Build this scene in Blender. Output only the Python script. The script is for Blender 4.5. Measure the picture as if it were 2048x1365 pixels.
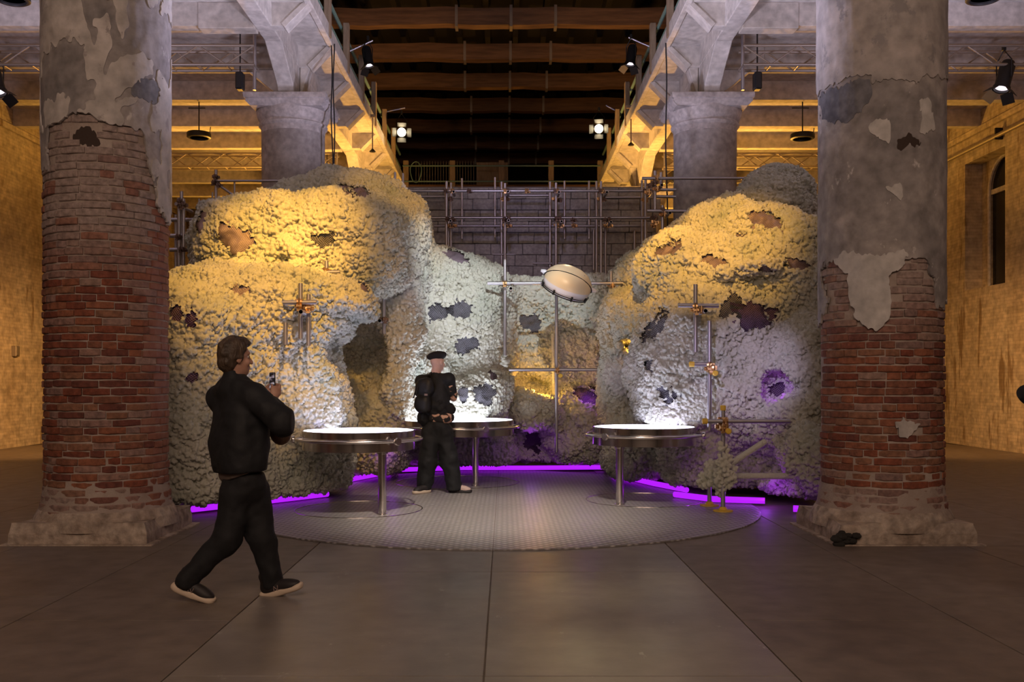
import bpy, bmesh, math, random
import numpy as np
from mathutils import Vector, Matrix, noise as mnoise

random.seed(7)
rng = np.random.default_rng(7)
for o in list(bpy.data.objects):
    bpy.data.objects.remove(o)
SC = bpy.context.scene
COL = SC.collection
PI = math.pi

# ------------------------------------------------------------------ camera
F = 1900.0                     # focal length in pixels of the 2048 px wide frame
CX, CY = 1010.0, 762.0         # vanishing point of the hall
CAM = (0.1, 0.0, 1.4)
cam = bpy.data.cameras.new('camera')
cam.sensor_width = 36.0
cam.lens = 36.0 * F / 2048.0
cam.shift_x = (1024.0 - CX) / 2048.0
cam.shift_y = (CY - 682.5) / 2048.0
cam.clip_start = 0.05
cam.clip_end = 200
camo = bpy.data.objects.new('camera', cam)
camo.location = CAM
camo.rotation_euler = (PI / 2, 0, 0)
COL.objects.link(camo)
SC.camera = camo


def at(px, py, Y):
    """world point seen at photo pixel (px, py) at distance Y down the hall"""
    return Vector((CAM[0] + (px - CX) / F * Y, Y, CAM[2] + (CY - py) / F * Y))


# ------------------------------------------------------------------ world, exposure, light
SC.view_settings.view_transform = 'Standard'
SC.view_settings.look = 'None'
SC.view_settings.gamma = 1.0
SC.view_settings.use_curve_mapping = False
SC.view_settings.exposure = 0.2
w = bpy.data.worlds.new('world')
SC.world = w
w.use_nodes = True
w.node_tree.nodes['Background'].inputs[0].default_value = (0.9, 0.75, 0.7, 1)
w.node_tree.nodes['Background'].inputs[1].default_value = 0.012


def spot(name, loc, to, power, color, angle, blend=0.5, radius=0.06):
    l = bpy.data.lights.new(name, 'SPOT')
    l.energy = power
    l.color = color
    l.spot_size = math.radians(angle)
    l.spot_blend = blend
    l.shadow_soft_size = radius
    o = bpy.data.objects.new(name, l)
    o.location = loc
    d = Vector(to) - Vector(loc)
    o.rotation_euler = d.to_track_quat('-Z', 'Y').to_euler()
    COL.objects.link(o)
    return o


def area(name, loc, to, power, color, sx, sy):
    l = bpy.data.lights.new(name, 'AREA')
    l.shape = 'RECTANGLE'
    l.size, l.size_y = sx, sy
    l.energy = power
    l.color = color
    o = bpy.data.objects.new(name, l)
    o.location = loc
    d = Vector(to) - Vector(loc)
    o.rotation_euler = d.to_track_quat('-Z', 'Y').to_euler()
    COL.objects.link(o)
    return o


AMBER = (1.0, 0.50, 0.075)
SODIUM = (1.0, 0.47, 0.07)
WHITE = (0.86, 0.93, 1.0)
LAV = (0.66, 0.56, 1.0)
# amber theatre spots hung over the middle of the hall, aimed at the sprayed rocks
spot('spot_amber', (-0.6, 5.6, 6.9), at(575, 505, 11.8), 3600, AMBER, 18, 1.0)
spot('spot_amber', (-0.3, 5.6, 6.9), at(510, 610, 10.8), 2300, AMBER, 25, 1.0)
spot('spot_amber', (0.4, 5.2, 6.9), at(780, 450, 13.6), 1300, AMBER, 13, 0.9)
spot('spot_amber', (0.6, 5.6, 6.9), at(1420, 520, 12.2), 2900, AMBER, 22, 1.0)
spot('spot_amber', (0.9, 5.6, 6.9), at(1290, 590, 13.5), 1200, AMBER, 11, 0.9)
spot('spot_amber', (0.6, 5.6, 6.8), at(1090, 745, 14.8), 1300, AMBER, 6, 0.9)
spot('spot_amber', (0.0, 5.6, 6.8), at(700, 820, 12.6), 500, AMBER, 24, 1.0)
# cool white spots
spot('spot_white', (1.2, 5.0, 6.9), at(905, 600, 14.0), 3500, WHITE, 12, 1.0)
spot('spot_white', (0.6, 5.0, 6.9), at(1085, 610, 15.0), 2600, WHITE, 11, 1.0)
spot('spot_white', (0.2, 5.0, 3.4), at(632, 800, 10.9), 240, WHITE, 10, 0.9)
spot('spot_white', (0.4, 5.0, 3.4), at(930, 780, 13.2), 190, WHITE, 9, 0.9)
spot('spot_white', (-0.6, 5.0, 3.4), at(1330, 745, 11.4), 230, LAV, 12, 0.9)
spot('spot_white', (0.2, 5.0, 3.4), at(1510, 760, 11.2), 700, LAV, 13, 0.9)
spot('spot_white', (0.0, 5.0, 3.4), at(1245, 760, 13.4), 450, LAV, 5, 0.9)
spot('spot_white', (0.3, 5.0, 3.4), at(830, 610, 13.6), 200, LAV, 5, 1.0)
spot('spot_white', (0.0, 6.0, 6.9), at(1045, 440, 17.5), 520, LAV, 16, 1.0)  # added to brighten the block wall, in place of the table tops' light
# unseen cool fill added between the rocks for the beams and inner column faces
spot('court_fill', (0.0, 11.0, 3.5), (0.0, 10.2, 7.0), 620, (0.80, 0.74, 1.0), 168, 0.4, 0.3)
spot('court_fill', (0.0, 14.2, 3.9), (0.0, 14.0, 7.0), 260, (0.78, 0.72, 1.0), 165, 0.4, 0.3)
# soft white spots down on the metal floor, amber on the round lamp, small amber lamps inside the hollows
spot('spot_floor', (0.3, 6.2, 6.9), (0.0, 10.0, 0), 2400, (1.0, .86, .74), 34, 1.0, .2)
spot('spot_lamp', (0.9, 5.6, 6.9), at(1138, 556, 13.4), 420, AMBER, 4.5, .8)
def hollow(p, e, color=AMBER):
    l = bpy.data.lights.new('hollow_lamp', 'POINT'); l.energy = e; l.color = color; l.shadow_soft_size = .05
    o = bpy.data.objects.new('hollow_lamp', l); o.location = p; COL.objects.link(o)
hollow(at(1072, 782, 14.45), 14)
hollow(at(1262, 700, 13.1), 3)
hollow(at(735, 738, 12.2), 1.6)
VIOLET = (.42, .05, 1.0)
for vx, vy, vY, ve in ((1064, 884, 14.0, 1.1), (1553, 786, 10.95, .5), (366, 632, 10.0, 3), (380, 745, 9.8, 1.2), (785, 915, 12.55, .7), (1178, 790, 14.4, 1.2), (1530, 985, 10.5, 1.5)):
    hollow(at(vx, vy, vY), ve, VIOLET)
# orange lamps washing the aisles: side walls and the beams overhead
for sx in (-1, 1):
    spot('wall_wash', (sx * 5.6, 15.0, 3.2), (sx * 10.2, 19.7, .8), 1500 if sx < 0 else 900, (1.0, 0.50, 0.15), 60, 1.0, 0.15)
    spot('wall_wash', (sx * 5.4, 23.0, 3.0), (sx * 5.6, 19.5, 7.2), 1400, SODIUM, 112, 0.9, 0.2)
    spot('wall_wash', (sx * 5.6, 30.0, 3.0), (sx * 5.8, 27.0, 7.2), 1400, SODIUM, 112, 0.9, 0.2)
    spot('gallery_wash', (sx * 1.2, 21.5, 4.4), (sx * 3.4, 23.0, 7.0), 800, (1, .50, .12), 110, 0.9, 0.15)
    spot('uplight', (sx * 6.6, 11.0, 4.6), (sx * 6.4, 12.0, 7.1), 300, (0.78, 0.70, 0.98), 140, 0.9, 0.2)
# warm spill of the hall behind the photographer
area('hall_spill', (0, -3.0, 6.5), (0, 8.0, 1.0), 380, (1.0, 0.70, 0.52), 8, 3)

# ------------------------------------------------------------------ mesh helpers
class MB:
    def __init__(self):
        self.v, self.f = [], []

    def add(self, vs, fs):
        b = len(self.v)
        self.v += [tuple(p) for p in vs]
        self.f += [tuple(i + b for i in q) for q in fs]
        return self

    def box(self, x0, x1, y0, y1, z0, z1):
        vs = [(x, y, z) for x in (x0, x1) for y in (y0, y1) for z in (z0, z1)]
        return self.add(vs, [(0, 1, 3, 2), (4, 6, 7, 5), (0, 4, 5, 1), (2, 3, 7, 6), (0, 2, 6, 4), (1, 5, 7, 3)])

    def obox(self, c, ax, ay, az):
        """box about c with half-axis vectors"""
        c, ax, ay, az = map(Vector, (c, ax, ay, az))
        vs = [c + sx * ax + sy * ay + sz * az for sx in (-1, 1) for sy in (-1, 1) for sz in (-1, 1)]
        return self.add(vs, [(0, 1, 3, 2), (4, 6, 7, 5), (0, 4, 5, 1), (2, 3, 7, 6), (0, 2, 6, 4), (1, 5, 7, 3)])

    def prism(self, pts, axis, a, b):
        """polygon (list of 2-D points) extruded along an axis"""
        n = len(pts)
        def mk(p, t):
            return {'x': (t, p[0], p[1]), 'y': (p[0], t, p[1]), 'z': (p[0], p[1], t)}[axis]
        vs = [mk(p, a) for p in pts] + [mk(p, b) for p in pts]
        fs = [tuple(range(n))[::-1], tuple(range(n, 2 * n))]
        fs += [(i, (i + 1) % n, n + (i + 1) % n, n + i) for i in range(n)]
        return self.add(vs, fs)

    def tube(self, pts, r, n=10, caps=True, closed=False):
        pts = [Vector(p) for p in pts]
        m = len(pts)
        rs = r if isinstance(r, (list, tuple)) else [r] * m
        vs = []
        prev = None
        for i, p in enumerate(pts):
            if closed:
                d = pts[(i + 1) % m] - pts[(i - 1) % m]
            else:
                d = pts[min(i + 1, m - 1)] - pts[max(i - 1, 0)]
            d.normalize()
            if prev is None:
                u = d.orthogonal().normalized()
            else:
                u = (prev - prev.dot(d) * d)
                u = u.normalized() if u.length > 1e-6 else d.orthogonal().normalized()
            prev = u
            v = d.cross(u)
            for k in range(n):
                a = 2 * PI * k / n
                vs.append(p + rs[i] * (math.cos(a) * u + math.sin(a) * v))
        fs = []
        for i in range(m if closed else m - 1):
            j = (i + 1) % m
            for k in range(n):
                l = (k + 1) % n
                fs.append((i * n + k, i * n + l, j * n + l, j * n + k))
        if caps and not closed:
            fs.append(tuple(range(n))[::-1])
            fs.append(tuple((m - 1) * n + k for k in range(n)))
        return self.add(vs, fs)

    def lathe(self, prof, c=(0, 0, 0), n=32, axis=None, a0=0, a1=2 * PI, caps=True):
        """profile [(r, z)] turned about an axis through c"""
        c = Vector(c)
        az = Vector(axis).normalized() if axis else Vector((0, 0, 1))
        ux = az.orthogonal().normalized() if axis else Vector((1, 0, 0))
        uy = az.cross(ux)
        m = len(prof)
        full = abs(a1 - a0 - 2 * PI) < 1e-6
        cnt = n if full else n + 1
        vs = []
        for r, z in prof:
            for k in range(cnt):
                a = a0 + (a1 - a0) * k / n
                vs.append(c + z * az + r * (math.cos(a) * ux + math.sin(a) * uy))
        fs = []
        for i in range(m - 1):
            for k in range(n):
                l = (k + 1) % cnt
                fs.append((i * cnt + k, i * cnt + l, (i + 1) * cnt + l, (i + 1) * cnt + k))
        if full and caps:
            if prof[0][0] > 1e-6:
                fs.append(tuple(range(cnt))[::-1])
            if prof[-1][0] > 1e-6:
                fs.append(tuple((m - 1) * cnt + k for k in range(cnt)))
        return self.add(vs, fs)

    def mesh(self, name, smooth=False, bevel=0.0, angle=40):
        me = bpy.data.meshes.new(name)
        me.from_pydata(self.v, [], self.f)
        bm = bmesh.new()
        bm.from_mesh(me)
        bmesh.ops.remove_doubles(bm, verts=bm.verts, dist=1e-5)
        if bevel:
            bmesh.ops.bevel(bm, geom=bm.edges[:] + bm.verts[:], offset=bevel, segments=1, affect='EDGES')
        bmesh.ops.recalc_face_normals(bm, faces=bm.faces)
        bm.to_mesh(me)
        bm.free()
        if smooth:
            me.polygons.foreach_set('use_smooth', [True] * len(me.polygons))
            me.set_sharp_from_angle(angle=math.radians(angle))
        return me

    def build(self, name, mat, parent=None, smooth=False, bevel=0.0, angle=40):
        return link(name, self.mesh(name, smooth, bevel, angle), mat, parent)


def link(name, me, mat, parent=None):
    """parts are modelled in world coordinates; parents are unrotated"""
    if mat is not None and not me.materials:
        me.materials.append(mat)
    o = bpy.data.objects.new(name, me)
    if parent is not None:
        o.parent = parent
        o.location = -worldloc(parent)
    COL.objects.link(o)
    return o


def worldloc(o):
    l = o.location.copy()
    while o.parent:
        o = o.parent
        l += o.location
    return l


def tag(o, label=None, cat=None, group=None, kind=None):
    if label: o['label'] = label
    if cat: o['category'] = cat
    if group: o['group'] = group
    if kind: o['kind'] = kind
    return o


def empty(name, loc, label=None, cat=None, group=None, kind=None):
    o = bpy.data.objects.new(name, None)
    o.location = loc
    o.empty_display_size = 0.1
    COL.objects.link(o)
    return tag(o, label, cat, group, kind)


def struct(name, loc=(0, 0, 0), label=None):
    return empty(name, loc, label, None, None, 'structure')


# ------------------------------------------------------------------ materials
MATS = {}


def mat(name, color, rough=0.7, metal=0.0, emit=None, strength=0.0, spec=None):
    if name in MATS:
        return MATS[name]
    m = bpy.data.materials.new(name)
    m.use_nodes = True
    b = m.node_tree.nodes['Principled BSDF']
    b.inputs['Base Color'].default_value = (*color, 1)
    b.inputs['Roughness'].default_value = rough
    b.inputs['Metallic'].default_value = metal
    if spec is not None:
        b.inputs['Specular IOR Level'].default_value = spec
    if emit:
        b.inputs['Emission Color'].default_value = (*emit, 1)
        b.inputs['Emission Strength'].default_value = strength
    MATS[name] = m
    return m


def N(m, t, **kw):
    n = m.node_tree.nodes.new(t)
    for k, v in kw.items():
        setattr(n, k, v)
    return n


def L(m, a, b):
    m.node_tree.links.new(a, b)


def ramp(m, stops, interp='LINEAR'):
    r = N(m, 'ShaderNodeValToRGB')
    cr = r.color_ramp
    cr.interpolation = interp
    while len(cr.elements) < len(stops):
        cr.elements.new(0.5)
    for e, (p, c) in zip(cr.elements, stops):
        e.position = p
        e.color = (*c, 1) if len(c) == 3 else c
    return r


def noise_mat(name, stops, scale=2.0, detail=8, rough=0.8, metal=0.0, bump=0.2, bscale=30, bdist=0.01,
              stretch=(1, 1, 1), distort=0.0, rvar=None, detail2=None, spec=None, fleck=None):
    """procedural mottled surface in object (world-size) coordinates"""
    m = mat(name, (0.5, 0.5, 0.5), rough, metal, spec=spec)
    b = m.node_tree.nodes['Principled BSDF']
    g = N(m, 'ShaderNodeNewGeometry')
    mp = N(m, 'ShaderNodeMapping')
    mp.inputs['Scale'].default_value = stretch
    L(m, g.outputs['Position'], mp.inputs['Vector'])
    n1 = N(m, 'ShaderNodeTexNoise')
    n1.inputs['Scale'].default_value = scale
    n1.inputs['Detail'].default_value = detail
    n1.inputs['Roughness'].default_value = 0.6
    n1.inputs['Distortion'].default_value = distort
    L(m, mp.outputs['Vector'], n1.inputs['Vector'])
    r = ramp(m, stops)
    L(m, n1.outputs['Fac'], r.inputs['Fac'])
    out = r.outputs['Color']
    if detail2:
        sc2, amt = detail2
        n3 = N(m, 'ShaderNodeTexNoise')
        n3.inputs['Scale'].default_value = sc2
        n3.inputs['Detail'].default_value = 6
        L(m, g.outputs['Position'], n3.inputs['Vector'])
        mr = N(m, 'ShaderNodeMapRange')
        mr.inputs['From Min'].default_value = 0.3
        mr.inputs['From Max'].default_value = 0.7
        mr.inputs['To Min'].default_value = 1 - amt
        mr.inputs['To Max'].default_value = 1 + amt * 0.5
        L(m, n3.outputs['Fac'], mr.inputs['Value'])
        mx = N(m, 'ShaderNodeMix', data_type='RGBA', blend_type='MULTIPLY')
        mx.inputs['Factor'].default_value = 1
        L(m, out, mx.inputs['A'])
        L(m, mr.outputs['Result'], mx.inputs['B'])
        out = mx.outputs['Result']
    if fleck:                      # chips or stains: colour, scale, threshold, stretch
        fc_, fs_, ft_, fst = fleck
        mq = N(m, 'ShaderNodeMapping'); mq.inputs['Scale'].default_value = fst
        L(m, g.outputs['Position'], mq.inputs['Vector'])
        nf = N(m, 'ShaderNodeTexNoise'); nf.inputs['Scale'].default_value = fs_; nf.inputs['Detail'].default_value = 5; nf.inputs['Roughness'].default_value = .65
        L(m, mq.outputs['Vector'], nf.inputs['Vector'])
        rf_ = ramp(m, [(ft_, (0, 0, 0)), (ft_ + .05, (1, 1, 1))])
        L(m, nf.outputs['Fac'], rf_.inputs['Fac'])
        mf = N(m, 'ShaderNodeMix', data_type='RGBA')
        L(m, rf_.outputs['Color'], mf.inputs['Factor']); L(m, out, mf.inputs['A']); mf.inputs['B'].default_value = (*fc_, 1)
        out = mf.outputs['Result']
    L(m, out, b.inputs['Base Color'])
    if bump:
        n2 = N(m, 'ShaderNodeTexNoise')
        n2.inputs['Scale'].default_value = bscale
        n2.inputs['Detail'].default_value = 6
        L(m, mp.outputs['Vector'], n2.inputs['Vector'])
        bp = N(m, 'ShaderNodeBump')
        bp.inputs['Strength'].default_value = bump
        bp.inputs['Distance'].default_value = bdist
        L(m, n2.outputs['Fac'], bp.inputs['Height'])
        L(m, bp.outputs['Normal'], b.inputs['Normal'])
    if rvar:
        mr = N(m, 'ShaderNodeMapRange')
        mr.inputs['To Min'].default_value = rvar[0]
        mr.inputs['To Max'].default_value = rvar[1]
        L(m, n1.outputs['Fac'], mr.inputs['Value'])
        L(m, mr.outputs['Result'], b.inputs['Roughness'])
    return m


M_CONC = noise_mat('concrete', [(0.3, (0.50, 0.46, 0.42)), (0.55, (0.62, 0.58, 0.53)), (0.75, (0.68, 0.64, 0.60))], 1.6, detail2=(9, 0.25), bump=0.15)
M_JOIST = noise_mat('joist_concrete', [(0.3, (0.42, 0.37, 0.31)), (0.7, (0.62, 0.57, 0.50))], 1.2, stretch=(0.4, 1, 1), detail2=(8, 0.3))
M_WALL = noise_mat('old_plaster_wall', [(0.25, (0.36, 0.28, 0.19)), (0.45, (0.50, 0.42, 0.32)), (0.6, (0.55, 0.48, 0.38)), (0.8, (0.44, 0.35, 0.26))], 0.8, stretch=(1, 1, .45), detail2=(7, 0.35), bump=0.5, bscale=14, bdist=0.03, fleck=((.24, .17, .10), 2.2, .57, (1, 1, .16)))
M_SHAFT = noise_mat('shaft_render', [(0.3, (0.26, 0.22, 0.20)), (0.5, (0.40, 0.36, 0.34)), (0.7, (0.52, 0.48, 0.46))], 1.8, detail2=(10, 0.3), bump=0.3, bscale=18)
M_STONE = noise_mat('capital_stone', [(0.3, (0.46, 0.41, 0.39)), (0.7, (0.64, 0.59, 0.57))], 3, detail2=(14, 0.3), bump=0.4, bscale=25)
M_MORTAR = noise_mat('lime_mortar', [(0.3, (0.30, 0.23, 0.19)), (0.7, (0.46, 0.38, 0.33))], 4, bump=0.6, bscale=40)
M_PLASTER = noise_mat('column_plaster', [(0.30, (0.22, 0.205, 0.205)), (0.42, (0.29, 0.265, 0.26)), (0.5, (0.34, 0.31, 0.30)), (0.58, (0.42, 0.38, 0.36)), (0.7, (0.36, 0.32, 0.31))], 1.3, distort=0.6, detail2=(9, 0.35), bump=0.35, bscale=16, fleck=((.58, .54, .52), 6.5, .64, (1, 1, .7)))
M_PLASTER2 = noise_mat('column_plaster_top', [(0.30, (0.42, 0.39, 0.37)), (0.5, (0.54, 0.50, 0.47)), (0.65, (0.60, 0.55, 0.52)), (0.8, (0.52, 0.46, 0.43))], 1.8, distort=0.4, detail2=(8, 0.3), bump=0.3, bscale=16, fleck=((.34, .30, .29), 5, .60, (1, 1, .8)))
M_PLASTER3 = noise_mat('pale_plaster', [(0.3, (0.50, 0.48, 0.46)), (0.7, (0.62, 0.59, 0.56))], 4, detail2=(12, 0.2), bump=0.3, bscale=18)
M_BLUE = noise_mat('blue_grey_wash', [(0.3, (0.10, 0.10, 0.125)), (0.7, (0.22, 0.215, 0.23))], 3, detail2=(12, .3))
M_PLINTH = noise_mat('plinth_stone', [(0.3, (0.28, 0.21, 0.16)), (0.5, (0.45, 0.36, 0.29)), (0.7, (0.55, 0.46, 0.38))], 5, detail2=(14, 0.4), bump=0.7, bscale=20, bdist=0.03)
M_SLAB = noise_mat('floor_concrete', [(0.3, (0.145, 0.112, 0.09)), (0.55, (0.19, 0.15, 0.122)), (0.75, (0.235, 0.19, 0.158))], 1.1, detail2=(6, 0.25), rough=0.55, bump=0.08, stretch=(1, 0.6, 1), rvar=(0.4, 0.65))
M_WOOD = noise_mat('roof_timber', [(0.3, (0.08, 0.04, 0.02)), (0.7, (0.20, 0.105, 0.05))], 2, stretch=(0.6, 6, 6), bump=0.4)
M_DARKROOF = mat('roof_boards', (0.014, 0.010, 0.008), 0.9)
M_POST = noise_mat('post_timber', [(0.3, (0.22, 0.15, 0.09)), (0.7, (0.38, 0.28, 0.18))], 6, stretch=(4, 4, 0.6), bump=0.3)
M_GREEN = mat('green_pipe', (0.16, 0.27, 0.22), 0.5)
M_BLOCK = noise_mat('grey_block', [(0.3, (0.30, 0.28, 0.28)), (0.7, (0.46, 0.44, 0.43))], 3, detail2=(20, 0.3), bump=0.6, bscale=60)
M_BLOCKMORTAR = mat('block_mortar', (0.22, 0.20, 0.20), 0.9)
M_TUBE = mat('galvanised_tube', (0.44, 0.42, 0.45), 0.42, 0.9)
M_COUPLER = mat('brass_coupler', (0.55, 0.34, 0.16), 0.35, 0.9)
M_DARKCOUP = mat('dark_coupler', (0.17, 0.11, 0.085), 0.5, 0.7)
M_YELLOW = mat('yellow_cap', (0.75, 0.48, 0.05), 0.5)
M_BLACK = mat('black_metal', (0.015, 0.014, 0.014), 0.5, 0.3)
M_RUBBER = mat('black_cable', (0.02, 0.018, 0.018), 0.7)
M_STEEL = mat('brushed_steel', (0.62, 0.57, 0.54), 0.17, 1.0)
M_STEEL2 = mat('steel_rail', (0.66, 0.62, 0.60), 0.22, 1.0)
M_TRUSS = mat('truss_metal', (0.30, 0.25, 0.20), 0.5, 0.5)
M_PURPLE = mat('violet_led', (0.1, 0.0, 0.2), 0.5, emit=(0.42, 0.012, 0.95), strength=1.0)
M_GLASSDARK = mat('dark_glass', (0.012, 0.011, 0.010), 0.25)
M_LAMPHOT = mat('lamp_lens_hot', (1, 1, 1), 0.3, emit=(1.0, 0.80, 0.48), strength=60)
M_LAMPDIM = mat('lamp_lens', (0.9, 0.85, 0.75), 0.2, emit=(0.95, 0.80, 0.9), strength=1.2)
M_BARNDOOR = mat('barn_door', (0.55, 0.42, 0.22), 0.4, 0.6)

# central painted sheets with scratches
M_SHEET = noise_mat('floor_sheet', [(0.3, (0.19, 0.165, 0.145)), (0.6, (0.255, 0.225, 0.20)), (0.8, (0.30, 0.27, 0.245))], 1.3, detail2=(5, 0.18), rough=0.4, bump=0.05, rvar=(0.28, 0.5), fleck=((.36, .33, .31), 7, .655, (1, .55, 1)))

# faint courses of brick under the old plaster of the side walls
_b = M_WALL.node_tree.nodes['Principled BSDF']
_g = N(M_WALL, 'ShaderNodeNewGeometry'); _s = N(M_WALL, 'ShaderNodeSeparateXYZ'); L(M_WALL, _g.outputs['Position'], _s.inputs[0])
_c = N(M_WALL, 'ShaderNodeCombineXYZ'); L(M_WALL, _s.outputs['Y'], _c.inputs['X']); L(M_WALL, _s.outputs['Z'], _c.inputs['Y'])
_t = N(M_WALL, 'ShaderNodeTexBrick'); L(M_WALL, _c.outputs[0], _t.inputs['Vector'])
_t.inputs['Scale'].default_value = 1.0; _t.inputs['Brick Width'].default_value = .26; _t.inputs['Row Height'].default_value = .068
_t.inputs['Mortar Size'].default_value = .008; _t.inputs['Mortar Smooth'].default_value = .6
_t.inputs['Color1'].default_value = (.80, .76, .72, 1); _t.inputs['Color2'].default_value = (1.1, 1.05, 1.0, 1); _t.inputs['Mortar'].default_value = (.72, .68, .64, 1)
_l = _b.inputs['Base Color'].links[0].from_socket
_m = N(M_WALL, 'ShaderNodeMix', data_type='RGBA', blend_type='MULTIPLY'); _m.inputs['Factor'].default_value = .75
L(M_WALL, _l, _m.inputs['A']); L(M_WALL, _t.outputs['Color'], _m.inputs['B']); L(M_WALL, _m.outputs['Result'], _b.inputs['Base Color'])
# ------------------------------------------------------------------ floor
ZT = CAM[2] + 5.68       # soffit of the gallery slab
ZB = CAM[2] + 5.33       # underside of the concrete beams
COLX, ROWY, RC = 3.53, (8.67, 16.3, 23.9, 31.5), 0.55
floor = struct('floor', (0, 0, 0))
MB().box(-10.4, 10.4, -8, 46, -0.3, -0.012).build('subfloor', M_SLAB, floor)
# painted steel sheets down the middle, slabs at both sides, thin open joints
shared = {}
def panel(x0, x1, y0, y1, m, g=0.004, z=0.0):
    key = (round(x1 - x0, 3), round(y1 - y0, 3), m.name)
    if key not in shared:
        w2, d2 = (x1 - x0) / 2 - g, (y1 - y0) / 2 - g
        me = MB().box(-w2, w2, -d2, d2, -0.03, 0).mesh('floor_panel', bevel=0.002)
        me.materials.append(m)
        shared[key] = me
    o = bpy.data.objects.new('floor_panel', shared[key])
    o.parent = floor
    o.location = ((x0 + x1) / 2, (y0 + y1) / 2, z)
    COL.objects.link(o)
for y0 in (-0.4, 2.05, 4.5, 6.95, 9.4):
    panel(-1.5, 0.0, y0, y0 + 2.45, M_SHEET)
    panel(0.0, 1.48, y0, y0 + 2.45, M_SHEET)
sx_edges = [1.48, 2.75, 4.0, 5.25, 6.5, 7.75, 9.0, 10.2]
for i in range(7):
    for j in range(8):
        y0 = 1.15 + 2.5 * j - (0 if i % 2 else 0.6)
        if y0 > 20: continue
        panel(sx_edges[i] + (0.0 if i else 0.0), sx_edges[i + 1], y0, y0 + 2.5, M_SLAB)
        panel(-sx_edges[i + 1], -(1.5 if i == 0 else sx_edges[i]), y0, y0 + 2.5, M_SLAB)

# ------------------------------------------------------------------ side walls, window
wl = struct('wall_left')
MB().box(-10.8, -10.2, -2, 46, 0, 9.5).build('wall_face', M_WALL, wl)
MB().box(-10.22, -10.14, -2, 46, CAM[2] + 5.2, CAM[2] + 5.32).build('cornice', M_WALL, wl)
wr = struct('wall_right')
WY0, WY1, WZ0, WZ1 = 18.9, 20.55, CAM[2] + 1.95, CAM[2] + 4.68
m_ = MB()
m_.box(10.05, 10.7, -2, WY0, 0, 9.5).box(10.05, 10.7, WY1, 46, 0, 9.5)
m_.box(10.05, 10.7, WY0, WY1, 0, WZ0).box(10.05, 10.7, WY0, WY1, WZ1, 9.5)
m_.build('wall_face', M_WALL, wr)
MB().box(9.99, 10.07, -2, 46, CAM[2] + 5.2, CAM[2] + 5.32).build('cornice', M_WALL, wr)
win = struct('window_1', (10.45, 19.6, WZ0))
yc, zs, ra = 19.6, CAM[2] + 4.02, 0.66
outer = [(WY0, WZ0), (WY1, WZ0), (WY1, WZ1), (WY0, WZ1)]
# plaster panel with an arched opening, built as strips around the arch
arch = [(yc + ra * math.cos(PI * k / 16), zs + ra * math.sin(PI * k / 16)) for k in range(17)]
mb = MB()
mb.box(10.42, 10.56, WY0, yc - ra, WZ0, WZ1).box(10.42, 10.56, yc + ra, WY1, WZ0, WZ1)
for k in range(16):
    a, b = arch[k], arch[k + 1]
    mb.prism([(b[0], b[1]), (a[0], a[1]), (a[0], WZ1), (b[0], WZ1)], 'x', 10.42, 10.56)
mb.build('window_reveal', M_WALL, win)
MB().tube([(10.43, yc + ra, WZ0)] + [(10.43, a[0], a[1]) for a in arch] + [(10.43, yc - ra, WZ0)], 0.035, 6).build('window_frame', M_STONE, win)
MB().prism([(yc + ra, WZ0)] + arch + [(yc - ra, WZ0)], 'x', 10.5, 10.52).build('pane', M_GLASSDARK, win)
MB().box(10.45, 10.5, yc - ra, yc + ra, zs - 0.06, zs + 0.04).build('transom', M_STONE, win)
MB().box(10.46, 10.5, yc - 0.02, yc + 0.02, WZ0, zs).build('mullion', M_STONE, win)
we = struct('wall_back')
MB().box(-10.8, 10.8, 45, 45.4, 0, 12).build('wall_face', mat('far_wall', (0.10, 0.075, 0.05), 0.9), we)

# pipe along the right wall, small box on the left wall
zp = CAM[2] + 4.9
pipe = empty('wall_pipe', (9.93, 16, zp), 'grey pipe running along the plastered wall above the arched window', 'pipe')
MB().tube([(9.93, 6, zp), (9.93, 34, zp)], 0.045, 10).build('tube', M_TRUSS, pipe, smooth=True)
for y in (13.0, 17.0, 19.0, 23.0, 27.0):
    MB().box(9.9, 10.06, y - 0.02, y + 0.02, zp - 0.07, zp + 0.16).build('bracket', M_BLACK, pipe)
p = at(43, 703, 19.9)
jb = empty('wall_box', (-10.2, p.y, p.z), 'small grey metal box fixed to the left plastered wall', 'box')
MB().box(-10.2, -10.1, p.y - 0.08, p.y + 0.08, p.z - 0.11, p.z + 0.11).build('case', M_TRUSS, jb, bevel=0.01)
MB().box(-10.1, -10.09, p.y - 0.06, p.y + 0.06, p.z - 0.09, p.z + 0.09).build('lid', M_TRUSS, jb, bevel=0.003)

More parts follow.
